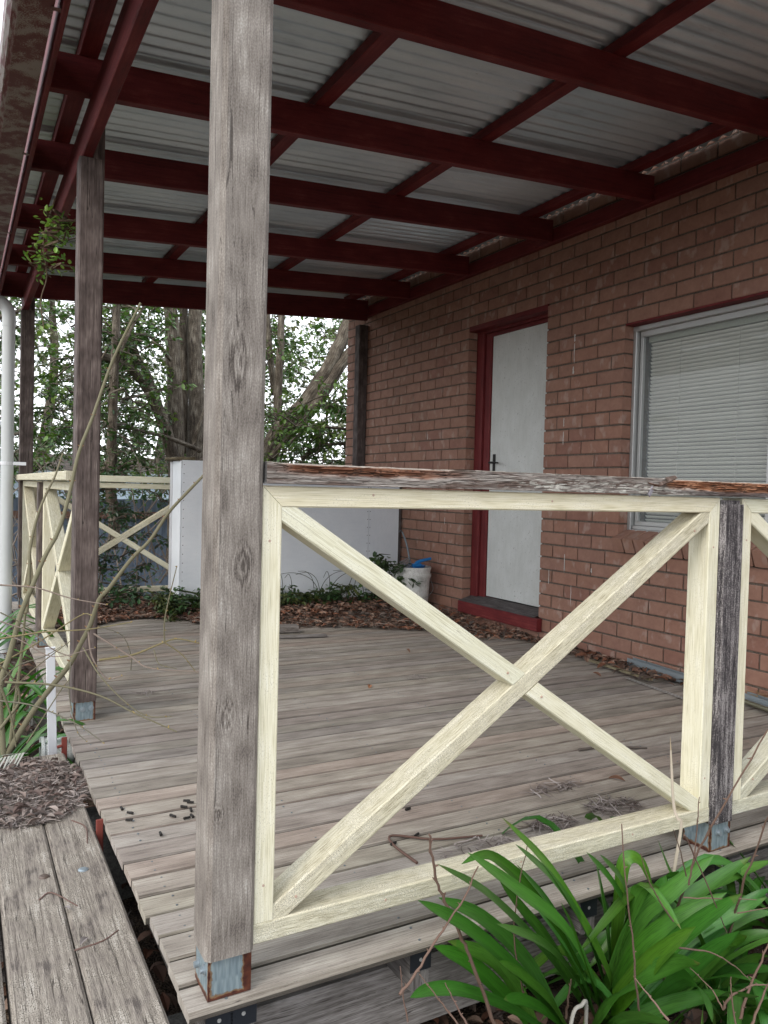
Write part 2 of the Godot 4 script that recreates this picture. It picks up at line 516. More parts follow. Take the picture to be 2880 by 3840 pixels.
func make_deck() -> void:
	var deck := thing("timber_deck", "weathered grey board deck running from the railings to the brick wall", "deck")
	for i in 60:
		var z := 0.02 - 0.04525 - i * 0.0955
		var x0 := -0.04 + rng.randf_range(-0.003, 0.003) + (rng.randf_range(-0.006, 0.008) if rng.randf() < 0.15 else 0.0)
		var y := -0.011 + rng.randf_range(-0.0016, 0.0012)
		var near := clampf(1.0 - i / 26.0, 0.0, 1.0)
		var k := rng.randf_range(0.76, 1.12)
		var col := Color(k * (1.0 + rng.randf_range(-0.01, 0.04)), k, k * (1.0 + rng.randf_range(-0.05, 0.02)))
		if i < 3:
			x0 = -0.041 + i * 0.004
			col = Color(1.06, 1.04, 0.98)
		elif rng.randf() < 0.16:
			col = Color(k * 1.02, k * 0.94, k * 0.9)
		elif near > 0.5 and rng.randf() < 0.25:
			col = Color(k * 1.0, k * 1.0, k * 0.92)
		var bev := 0.008 if i == 0 else 0.0045
		var mb := MB.new()
		var skew := rng.randf_range(-0.008, 0.008)
		beam(mb, V(x0, y, z), V(3.082, y + rng.randf_range(-0.001, 0.001), z), 0.0902, 0.022, Vector3.UP, bev, col, off(), Vector3(1, 0, skew).normalized(), Vector3.ZERO, 0.24)  # board sides darkened: joint grime plus gap shade put into their colour
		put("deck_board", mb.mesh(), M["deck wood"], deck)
	# nails, two to a joist
	var nails := MB.new()
	for i in 34:
		for x in [0.03, 0.485, 0.99, 1.5, 2.0, 2.5]:
			for s in [-0.024, 0.026]:
				var p := V(x + rng.randf_range(-0.008, 0.008), 0.0004, 0.02 - 0.04525 - i * 0.0955 + s + rng.randf_range(-0.005, 0.005))
				lathe(nails, [Vector2(0.0032, -0.002), Vector2(0.0028, 0.0005), Vector2(0.0, 0.0008)], p, 7, grey(0.55))
	stuff(put("nail_heads", nails.mesh(), M["galvanised"], deck))
	for x in [0.022, 0.0715, 0.485, 0.99, 1.5, 2.0, 2.5, 3.0]:
		var top := -0.0235
		put("joist", block_mesh(V(x - 0.0235, -0.113, -5.6), V(x + 0.0235, top, 0.004), 0.003, tint(0.8)), M["bearer wood"], deck)
		var tape := MB.new()
		var low := -0.066 + rng.randf_range(-0.006, 0.004)
		block(tape, V(x - 0.0265, low, 0.0045), V(x + 0.0275, -0.0228, 0.0075), 0.001)
		var tp := put("joist_tape", tape.mesh(), M["black plastic"], deck)
		var nail := MB.new()
		tube(nail, PackedVector3Array([V(x, low + 0.026, 0.0074), V(x, low + 0.026, 0.0088)]), 0.0045, 0.004, 8, grey(3.0))
		put("tape_nail", nail.mesh(), M["aluminium"], tp)
	for z in [-0.122, -1.9, -3.7, -5.4]:
		put("bearer", block_mesh(V(0.0, -0.282, z - 0.022), V(3.05, -0.1155, z + 0.022), 0.004, tint(1.3)), M["bearer wood"], deck)
	for p in [V(0.06, 0, -1.25), V(0.06, 0, -3.2), V(1.5, 0, -1.3), V(2.8, 0, -1.3), V(0.12, 0, -0.32), V(1.5, 0, -0.3), V(2.9, 0, -0.3)]:
		put("pier", block_mesh(p + V(-0.13, -0.5, -0.1), p + V(0.13, -0.114 if p.z < -1.0 else -0.29, 0.1), 0.006), M["concrete"], deck)


func stirrup(parent: Node3D, x: float, z: float, high: float, face: String, bolts_left: bool) -> void:
	# a galvanised post base: four plates, each with its own UV square
	var s := Node3D.new()
	s.name = "stirrup"
	parent.add_child(s, true)
	var a := V(x, 0.0005, z)
	var w := 0.088
	var dd := 0.09
	var f := MB.new()
	f.flat(a, a + V(w, 0, 0), a + V(w, high, 0), a + V(0, high, 0), V(0, 0, 1), Vector2(0, 1), Vector2(1, 1), Vector2(1, 0), Vector2(0, 0), Color.WHITE)
	put("front_plate", f.mesh(), M[face], s)
	var g := MB.new()
	for e in [[a + V(0, 0, -dd), a, V(-1, 0, 0)], [a + V(w, 0, 0), a + V(w, 0, -dd), V(1, 0, 0)], [a + V(w, 0, -dd), a + V(0, 0, -dd), V(0, 0, -1)]]:
		var p: Vector3 = e[0]
		var q: Vector3 = e[1]
		g.flat(p, q, q + V(0, high, 0), p + V(0, high, 0), e[2], Vector2(0, 1), Vector2(1, 1), Vector2(1, 0), Vector2(0, 0), Color.WHITE)
	put("side_plate", g.mesh(), M["stirrup side"], s)
	var spots := [[0.026, 0.042], [0.066, 0.052]] if bolts_left else [[0.036, 0.05], [0.07, 0.053]]
	for b in spots:
		var mb := MB.new()
		var c := a + (V(0, b[1], -dd + b[0]) if bolts_left else V(b[0], b[1], 0))
		var o := V(-1, 0, 0) if bolts_left else V(0, 0, 1)
		tube(mb, PackedVector3Array([c, c + o * 0.0025]), 0.011, 0.011, 14)
		tube(mb, PackedVector3Array([c + o * 0.0025, c + o * 0.010]), 0.0068, 0.0066, 6)
		put("bolt", mb.mesh(), M["galvanised"], s)


func make_posts() -> void:
	var rows := [
		[0.0, "tall silvery grey corner post with round knots at the front of the verandah", "corner post wood", "stirrup front"],
		[-2.0, "tall dark brown post with pale edge, second back along the left side", "dark post wood", "stirrup front with rusty corner"],
		[-5.3, "dark brown post at the far left corner beside the white downpipe", "dark post wood", "stirrup front"],
	]
	for r in rows:
		var p := thing("verandah_post", r[1], "post", "tall timber posts under the verandah roof", V(0, 0, r[0]))
		var mb := MB.new()
		edge_tint = {6: 1.22, 7: 1.12} if r[0] == 0.0 else {6: 2.6, 7: 2.0}   # left face lightened: sky light painted into its colour, over some bleaching
		beam(mb, V(0.041, 0.085, -0.037), V(0.041, 2.352, -0.037), 0.098, 0.098, V(0, 0, 1), 0.009 if r[0] == 0.0 else 0.006, Color(1, 1, 1) if r[0] == 0.0 else Color(1.0, 0.97, 0.95))
		edge_tint = {}
		beam(mb, V(0.068, 2.352, -0.037), V(0.068, 2.49, -0.037), 0.044, 0.098, V(0, 0, 1), 0.003)
		put("timber", mb.mesh(), M[r[2]], p)
		stirrup(p, 0.0, 0.0, 0.0865, r[3], r[0] == 0.0)
	var w := thing("wall_post", "dark brown post standing against the far end of the brick wall", "post", "", V(3.037, 0, -5.4))
	put("timber", beam_mesh(V(0, 0.02, 0), V(0, 2.62, 0), 0.095, 0.095, V(0, 0, 1), 0.005, grey(0.8)), M["dark post wood"], w)
	var s := thing("railing_post", "short dark streaked post between the two front railing panels", "post", "", V(1.4935, 0, -0.0365))
	var sm := MB.new()
	beam(sm, V(0, 0.083, 0), V(0, 0.995, 0), 0.095, 0.097, V(0, 0, 1), 0.011, Color.WHITE, Vector2(0.05, 0.1))
	beam(sm, V(0, 0.995, 0), V(0, 1.006, 0), 0.078, 0.08, V(0, 0, 1), 0.009)
	put("timber", sm.mesh(), M["streaked wood"], s)
	stirrup(s, -0.0415, 0.0365, 0.084, "stirrup front with rusty corner", false)
	var t := thing("railing_post", "short brown post halfway along the left side railing", "post", "", V(0.041, 0, -3.69))
	edge_tint = {6: 2.2, 7: 1.8}  # sky light on the left face is put into its colour here too
	put("timber", beam_mesh(V(0, 0.085, 0), V(0, 1.005, 0), 0.098, 0.098, V(0, 0, 1), 0.006, Color(1.25, 1.15, 1.15)), M["dark post wood"], t)
	edge_tint = {}
	stirrup(t, -0.041, 0.04, 0.0865, "stirrup front", true)
	var e := thing("railing_post", "short grey post at the wall end of the front railing", "post", "", V(3.0, 0, -0.0365))
	put("timber", beam_mesh(V(0, 0.083, 0), V(0, 1.005, 0), 0.095, 0.097, V(0, 0, 1), 0.008, grey(1.2)), M["streaked wood"], e)


func railing(label: String, org: Vector3, along: Vector3, deep: Vector3, l: float) -> void:
	# a framed panel: mitred top, stiles standing on the bottom rail, one whole brace and one cut where they cross
	var r := thing("crossed_railing", label, "railing", "cream timber railing panels with crossed braces")
	var at := func(u: float, y: float, d := 0.035) -> Vector3: return org + along * u + Vector3.UP * y + deep * d
	var dn := func(u: float, y: float) -> Vector3: return (along * u + Vector3.UP * y).normalized()
	var w := 0.043
	var h := w / 2
	var top := 1.0125
	var paint: Material = M["cream paint"]
	edge_tint = {0: 0.86, 1: 0.93}   # mildew on the faces that lie level
	put("bottom_rail", beam_mesh(at.call(0.0, 0.1105), at.call(l, 0.1105), 0.07, w, Vector3.UP, 0.003, tint(1.0, 0.04)), M["mildewed cream paint"], r)
	edge_tint = {}
	put("top_rail", beam_mesh(at.call(h + 0.0006, top - h), at.call(l - h - 0.0006, top - h), 0.07, w, Vector3.UP, 0.003, tint(1.0, 0.03), dn.call(1.0, 1.0), dn.call(1.0, -1.0)), paint, r)
	put("stile", beam_mesh(at.call(h, 0.1325), at.call(h, top - h - 0.0006), w, 0.07, -deep, 0.003, tint(1.03, 0.03), Vector3.ZERO, dn.call(1.0, 1.0)), paint, r)
	put("stile", beam_mesh(at.call(l - h, 0.1325), at.call(l - h, top - h - 0.0006), w, 0.07, -deep, 0.003, tint(1.0, 0.03), Vector3.ZERO, dn.call(-1.0, 1.0)), paint, r)
	var lo := Vector2(w, 0.132)
	var hi := Vector2(l - w, top - w)
	var diag := (hi - lo)
	var ang := diag.angle()
	# the brace's middle line runs a little inside the corner it rises from
	var b0 := lo + Vector2(-0.018, -0.018 * diag.y / diag.x + 0.004)
	var b1 := hi + Vector2(0.016, 0.016 * diag.y / diag.x - 0.004)
	var db := (b1 - b0).normalized()
	edge_tint = {0: 0.84, 1: 0.92}
	put("brace", beam_mesh(at.call(b0.x, b0.y), at.call(b1.x, b1.y), 0.066, w, Vector3.UP, 0.003, tint(1.0, 0.03), along, along), M["mildewed cream paint"], r)
	var a0 := Vector2(lo.x - 0.012, hi.y + 0.012 * diag.y / diag.x - 0.004)
	var a1 := Vector2(hi.x + 0.016, lo.y - 0.016 * diag.y / diag.x + 0.004)
	var da := (a1 - a0).normalized()
	var nb := Vector2(-db.y, db.x)
	var s := ((b0 - a0).dot(nb)) / da.dot(nb)
	var x := a0 + da * s
	var gap := absf((h + 0.0012) / da.dot(nb))
	var n3: Vector3 = dn.call(nb.x, nb.y)
	put("brace", beam_mesh(at.call(a0.x, a0.y), at.call((x - da * gap).x, (x - da * gap).y), 0.066, w, Vector3.UP, 0.003, tint(1.0, 0.03), along, n3), paint, r)
	var nm := MB.new()
	for q in [[h, 0.2], [h, 0.9], [l - h, 0.22], [l - h, 0.88], [0.3, 0.11], [l * 0.5, 0.112], [l - 0.3, 0.11], [0.25, top - h], [l * 0.55, top - h], [b0.x + 0.07, b0.y + 0.05], [b1.x - 0.07, b1.y - 0.05], [x.x - 0.05, x.y + 0.036], [x.x + 0.05, x.y - 0.032]]:
		var c: Vector3 = at.call(q[0] + rng.randf_range(-0.006, 0.006), q[1] + rng.randf_range(-0.008, 0.008), 0.0015)
		tube(nm, PackedVector3Array([c, c - deep * 0.0022]), 0.0032, 0.0028, 7, Color(0.5, 0.36, 0.28))
	stuff(put("nail_heads", nm.mesh(), M["matt"], r))
	put("brace", beam_mesh(at.call((x + da * gap).x, (x + da * gap).y), at.call(a1.x, a1.y), 0.066, w, Vector3.UP, 0.003, tint(1.0, 0.03), n3, along), paint, r)
	edge_tint = {}


func make_railings() -> void:
	railing("large cream crossed railing panel at the front beside the corner post", V(0.0905, 0, 0), V(1, 0, 0), V(0, 0, -1), 1.355)
	railing("cream crossed railing panel at the front, right of the streaked short post", V(1.5415, 0, 0), V(1, 0, 0), V(0, 0, -1), 1.41)
	railing("cream crossed railing panel on the left side just behind the dark brown post", V(0.018, 0, -2.0885), V(0, 0, -1), V(1, 0, 0), 1.55)
	railing("cream crossed railing panel on the left side, farther one by the downpipe", V(0.018, 0, -3.742), V(0, 0, -1), V(1, 0, 0), 1.545)
	railing("cream crossed railing panel across the far end in front of the metal fence", V(0.0905, 0, -5.31), V(1, 0, 0), V(0, 0, -1), 1.38)
	var side := thing("side_handrail", "cream flat handrail along the left side railing", "handrail")
	put("rail", beam_mesh(V(0.03, 1.037, -2.088), V(0.03, 1.037, -5.29), 0.125, 0.042, Vector3.UP, 0.004, tint(1.0, 0.02)), M["mildewed cream paint"], side)
	var far := thing("far_handrail", "cream flat handrail across the far end of the deck", "handrail")
	put("rail", beam_mesh(V(0.0905, 1.047, -5.35), V(1.5, 1.047, -5.35), 0.12, 0.052, Vector3.UP, 0.004, tint(1.0, 0.02)), M["cream paint"], far)
	rotten_handrail()


func rotten_handrail() -> void:
	# weathered rail, split and rotted into orange fibres: a closed ring of points along its length, eaten away by noise
	var h := thing("rotten_handrail", "weathered front handrail split and rotted to orange fibres", "handrail")
	var fib := FastNoiseLite.new()
	fib.seed = 5
	fib.frequency = 1.0
	fib.fractal_octaves = 3
	var patch := FastNoiseLite.new()
	patch.seed = 8
	patch.frequency = 1.0
	patch.fractal_octaves = 4
	var prof := PackedVector2Array()
	# z (front +), y
	var zf := 0.017
	var zb := -0.09
	for k in 22:
		prof.append(Vector2(zf, 1.0165 + 0.0425 * k / 21.0))
	for k in 14:
		prof.append(Vector2(lerpf(zf, zb, (k + 1) / 14.0), 1.0595))
	for k in 6:
		prof.append(Vector2(zb, lerpf(1.0595, 1.0165, (k + 1) / 6.0)))
	var x0 := 0.0925
	var x1 := 3.045
	var segs := 900
	var np := prof.size()
	var pts := []
	var cols := []
	for i in segs + 1:
		var f := float(i) / segs
		var x := x0 + (x1 - x0) * pow(f, 1.25)
		var ring := PackedVector3Array()
		var rc := PackedColorArray()
		for k in np:
			var p := prof[k]
			var v := (p.y - 1.0165) / 0.043
			var front := clampf(1.0 - (zf - p.x) / 0.05, 0.0, 1.0)
			var fibre := fib.get_noise_3d(x * 9.0, p.y * 260.0, p.x * 200.0)
			var wide := patch.get_noise_3d(x * 6.0, p.y * 40.0, p.x * 26.0)
			# the left rot sits along the upper front arris, the right one takes the whole face
			var rot_l := smoothstep(0.10, 0.16, x) * (1.0 - smoothstep(0.42, 0.62, x)) * smoothstep(0.34, 0.62, v + wide * 0.25) * front
			var rot_r := smoothstep(1.19, 1.27, x + wide * 0.05) * smoothstep(0.18, 0.4, v + wide * 0.2) * front * (1.0 - 0.5 * smoothstep(2.0, 2.4, x))
			var rot := clampf(rot_l + rot_r, 0.0, 1.0)
			var split := smoothstep(0.12, 0.0, absf(fibre + 0.15 + wide * 0.3)) * (0.3 + 0.7 * rot)
			var eat := rot * (0.006 + 0.010 * clampf(fibre * 1.4 + 0.5, 0.0, 1.0)) + split * 0.006 + 0.0012 * fibre
			var knuckle := exp(-pow((x - 1.17 - (v - 0.5) * 0.06) / 0.035, 2.0)) * front
			eat -= knuckle * 0.004 * (0.6 + fibre)
			var q := V(x, p.y, p.x)
			q.z -= eat * front
			if v > 0.9:
				q.y -= eat * 0.7
			if k == 0 or v < 0.02:
				q.y += absf(fibre) * 0.001
			ring.append(q)
			# colours: silver grey, brown grey, white flakes, red brown and orange heart
			var base := Color(0.27, 0.225, 0.20).lerp(Color(0.46, 0.42, 0.385), clampf(fibre * 1.3 + 0.5, 0.0, 1.0))
			base = base.lerp(Color(0.15, 0.095, 0.075), clampf(wide * 2.6 + 0.25, 0.0, 0.85) * (1.0 - 0.6 * clampf(v - 0.7, 0.0, 1.0)))
			var flake := smoothstep(0.06, 0.14, patch.get_noise_3d(x * 22.0 + 40.0, p.y * 160.0, p.x * 100.0)) * smoothstep(0.6, 0.8, x) * (1.0 - smoothstep(1.25, 1.38, x)) * smoothstep(0.85, 0.4, v)
			base = base.lerp(Color(0.66, 0.64, 0.58), flake * 0.9)
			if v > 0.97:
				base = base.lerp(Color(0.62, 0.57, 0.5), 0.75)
			var heart := Color(0.21, 0.085, 0.05).lerp(Color(0.34, 0.17, 0.10), clampf(fibre + 0.5, 0.0, 1.0))
			if x > 1.0:
				heart = Color(0.27, 0.115, 0.06).lerp(Color(0.56, 0.29, 0.165), clampf(fibre * 1.2 + 0.55, 0.0, 1.0))
			base = base.lerp(heart, rot)
			base = base.lerp(Color(0.035, 0.028, 0.025), clampf(split * 1.0 * (0.5 + 0.5 * rot), 0.0, 0.85))
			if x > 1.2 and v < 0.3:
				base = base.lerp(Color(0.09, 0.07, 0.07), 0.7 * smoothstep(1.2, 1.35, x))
			rc.append(base * 1.25)
		pts.append(ring)
		cols.append(rc)
	var mb := MB.new()
	for i in segs:
		for k in np:
			var l := (k + 1) % np
			var a: Vector3 = pts[i][k]
			var b: Vector3 = pts[i + 1][k]
			var c: Vector3 = pts[i + 1][l]
			var d: Vector3 = pts[i][l]
			var nn := (c - a).cross(d - b).normalized()
			var mid := (a + c) / 2
			if nn.dot(V(0, mid.y - 1.038, mid.z + 0.036)) < 0.0:
				nn = -nn
			var ua := Vector2(0.004 * k, a.x)
			var ub := Vector2(0.004 * k, b.x)
			var uc := Vector2(0.004 * (k + 1), b.x)
			var ud := Vector2(0.004 * (k + 1), a.x)
			mb.tri(a, b, c, nn, nn, nn, ua, ub, uc, cols[i][k], cols[i + 1][k], cols[i + 1][l])
			mb.tri(a, c, d, nn, nn, nn, ua, uc, ud, cols[i][k], cols[i + 1][l], cols[i][l])
	for e in [0, segs]:
		var sgn := -1.0 if e == 0 else 1.0
		var mid := V(pts[e][0].x, 1.038, -0.036)
		for k in np:
			var l := (k + 1) % np
			mb.tri(mid, pts[e][k], pts[e][l], V(sgn, 0, 0), V(sgn, 0, 0), V(sgn, 0, 0), Vector2.ZERO, Vector2(0, 0.01), Vector2(0.01, 0), grey(0.2), grey(0.25), grey(0.25))
	put("rail", mb.mesh(), M["rotten wood"], h)
	# a torn flap of wood where the sound half meets the rotted half
	var flap := MB.new()
	var fp := [V(1.135, 1.046, 0.02), V(1.175, 1.040, 0.026), V(1.20, 1.05, 0.03), V(1.235, 1.062, 0.028)]
	for k in 3:
		var a: Vector3 = fp[k]
		var b: Vector3 = fp[k + 1]
		flap.flat(a, b, b + V(0.004, 0.007, -0.012), a + V(-0.004, 0.012, -0.01), V(0, 0.4, 0.9), Vector2(0, 0), Vector2(0.03, 0), Vector2(0.03, 0.02), Vector2(0, 0.02), Color(0.22, 0.16, 0.13))
		flap.flat(a, b, b + V(0, -0.006, -0.01), a + V(0, -0.006, -0.012), V(0, -0.6, 0.6), Vector2(0, 0), Vector2(0.03, 0), Vector2(0.03, 0.02), Vector2(0, 0.02), Color(0.2, 0.1, 0.06))
	put("splinter", flap.mesh(), M["rotten wood"], h)
	var fl2 := MB.new()
	beam(fl2, V(1.155, 1.035, 0.018), V(1.137, 1.013, 0.021), 0.012, 0.0025, V(0, 0, 1), 0.0005, Color(0.4, 0.38, 0.42))
	put("splinter", fl2.mesh(), M["rotten wood"], h)


func make_roof() -> void:
	var roof := thing("verandah_roof", "dark red timber frame under pale corrugated iron over the deck", "roof")
	var red: Material = M["red paint"]
	for zb in [-0.02, -0.91, -1.80, -2.66, -3.635, -4.53]:
		var z: float = zb + 0.0225
		put("rafter", beam_mesh(V(-0.151, rafter_y(-0.151) + 0.07, z), V(3.0405, rafter_y(3.0405) + 0.07, z), 0.045, 0.14, Vector3.UP, 0.003, tint(0.95, 0.08), V(1, 0, 0), V(1, 0, 0)), red, roof)
	put("rafter", beam_mesh(V(-0.151, rafter_y(-0.151) + 0.045, -5.31), V(3.0405, rafter_y(3.0405) + 0.045, -5.31), 0.045, 0.19, Vector3.UP, 0.003, tint(0.8), V(1, 0, 0), V(1, 0, 0)), red, roof)
	for x in [-0.012, 0.965, 1.86, 2.88]:
		put("batten", beam_mesh(V(x, rafter_y(x) + 0.163, 0.25), V(x, rafter_y(x) + 0.163, -5.42), 0.07, 0.045, V(-0.0678, 1, 0), 0.002, tint(1.0, 0.08)), red, roof)
	put("edge_beam", block_mesh(V(0.0, 2.354, -5.4), V(0.043, 2.4995, 0.16), 0.004, tint(1.25)), red, roof)
	put("ledger", block_mesh(V(3.0425, 2.697, -5.42), V(3.086, 2.79, 0.3), 0.003, tint(0.9)), red, roof)
	put("fascia", block_mesh(V(-0.172, 2.44, -5.5), V(-0.153, 2.62, 0.3), 0.003, tint(1.2)), red, roof)
	# corrugated sheets: a wave across z, laid down the slope
	var per := 0.076
	for s in 8:
		var z0 := 0.28 - s * per * 10.0
		var mb := MB.new()
		var up := V(-0.0678, 1, 0).normalized()
		var hi_x := 3.06 + rng.randf_range(-0.006, 0.006)
		var tone := tint(1.0, 0.05, 0.01)
		var lx := [-0.235, 0.5, 1.2, 2.0, hi_x]
		for i in 80:
			var za := z0 - per * i / 8.0
			var zc := z0 - per * (i + 1) / 8.0
			var ya := 0.0095 * cos(TAU * i / 8.0)
			var yc := 0.0095 * cos(TAU * (i + 1) / 8.0)
			var na := (V(0, 1, 0) + V(0, 0, -0.0095 * TAU / per * sin(TAU * i / 8.0))).normalized()
			var nc := (V(0, 1, 0) + V(0, 0, -0.0095 * TAU / per * sin(TAU * (i + 1) / 8.0))).normalized()
			for j in 4:
				var xa: float = lx[j]
				var xb: float = lx[j + 1]
				for side in [0.0, 0.0012]:
					var o: float = 0.1945 + side
					var f := 1.0 if side > 0.0 else -1.0
					var p0 := V(xa, rafter_y(xa) + o + ya, za)
					var p1 := V(xb, rafter_y(xb) + o + ya, za)
					var p2 := V(xb, rafter_y(xb) + o + yc, zc)
					var p3 := V(xa, rafter_y(xa) + o + yc, zc)
					mb.tri(p0, p1, p2, na * f, na * f, nc * f, Vector2(-za, xa), Vector2(-za, xb), Vector2(-zc, xb), tone, tone, tone)
					mb.tri(p0, p2, p3, na * f, nc * f, nc * f, Vector2(-za, xa), Vector2(-zc, xb), Vector2(-zc, xa), tone, tone, tone)
		put("roof_sheet", mb.mesh(), M["sheet metal"], roof)
	# gutter: a bent strip with thickness, run along the eave
	var gp := PackedVector2Array([Vector2(-0.192, 2.535), Vector2(-0.192, 2.452), Vector2(-0.288, 2.448), Vector2(-0.305, 2.454), Vector2(-0.318, 2.47), Vector2(-0.323, 2.5), Vector2(-0.321, 2.528), Vector2(-0.309, 2.535)])
	var gm := MB.new()
	for side in 2:
		var q := PackedVector2Array()
		for p in gp:
			q.append(p.lerp(Vector2(-0.255, 2.52), 0.018 * side))
		for i in q.size() - 1:
			var a := V(q[i].x, q[i].y, 0.42)
			var b := V(q[i + 1].x, q[i + 1].y, 0.42)
			var e := q[i + 1] - q[i]
			var nn := V(-e.y, e.x, 0).normalized()
			if nn.dot(V(q[i].x + 0.255, q[i].y - 2.52, 0)) < 0.0:
				nn = -nn
			if side == 1:
				nn = -nn
			gm.flat(a, b, b + V(0, 0, -5.95), a + V(0, 0, -5.95), nn, Vector2(i * 0.05, 0), Vector2(i * 0.05 + 0.05, 0), Vector2(i * 0.05 + 0.05, 5.95), Vector2(i * 0.05, 5.95), Color.WHITE)
	put("gutter", gm.mesh(), M["gutter paint"], roof)
	for z in [-1.15, -2.35, -3.6]:
		put("gutter_bracket", block_mesh(V(-0.2, 2.446, z - 0.01), V(-0.172, 2.4478, z + 0.01), 0.0005), M["gutter paint"], roof)
	# downpipe with its elbow and strap
	var dp := thing("downpipe", "white painted round downpipe with elbow beside the far corner post", "downpipe")
	put("pipe", tube_mesh([V(-0.1, -0.45, -5.2), V(-0.1, 0.6, -5.2), V(-0.1, 1.6, -5.2), V(-0.1, 2.2, -5.2)], 0.046, 0.046, 20, 3), M["pipe paint"], dp)
	put("elbow", tube_mesh([V(-0.1, 2.19, -5.2), V(-0.1, 2.27, -5.2), V(-0.118, 2.335, -5.2), V(-0.17, 2.375, -5.2), V(-0.25, 2.4, -5.2), V(-0.255, 2.47, -5.2)], 0.049, 0.049, 20, 4), M["pipe paint"], dp)
	var sp := MB.new()
	for k in 14:
		var f0 := PI * 0.1 + TAU * 0.8 * k / 14.0
		var f1 := PI * 0.1 + TAU * 0.8 * (k + 1) / 14.0
		var c := V(-0.1, 1.13, -5.2)
		var a := c + V(cos(f0), 0, sin(f0)) * 0.0485
		var b := c + V(cos(f1), 0, sin(f1)) * 0.0485
		sp.flat(a, b, b + V(0, 0.025, 0), a + V(0, 0.025, 0), (a - c).normalized(), Vector2.ZERO, Vector2(0.01, 0), Vector2(0.01, 0.02), Vector2(0, 0.02), Color.WHITE)
	block(sp, V(-0.06, 1.13, -5.153), V(0.03, 1.155, -5.151), 0.0005)
	put("strap", sp.mesh(), M["white plastic"], dp)


# ---------- the house

var brick_rows := []


func brick_mesh(l: float) -> ArrayMesh:
	# face towards -x, length along z from 0 to -l, depth into the wall
	var mb := MB.new()
	beam(mb, V(0.055, 0, 0), V(0.055, 0, -l), 0.11, 0.076, Vector3.UP, 0.0035)
	return mb.mesh()


func course(j: int, z_from: float, z_to: float, anchor: float) -> void:
	# bricks of one course between z_from (far) and z_to (near); joints stand at anchor + n * 0.24, half a brick over on odd courses
	var ph := anchor + (0.12 if posmod(j, 2) == 1 else 0.0)
	var z := z_to
	while z > z_from + 0.02:
		var k := ceili((z - ph) / 0.24 - 1e-4) - 1
		var nxt := ph + k * 0.24
		if z - nxt < 0.045:
			nxt -= 0.24
		if nxt < z_from + 0.035:
			nxt = z_from - 0.01
		brick_rows.append([j, z, nxt + 0.01])
		z = nxt


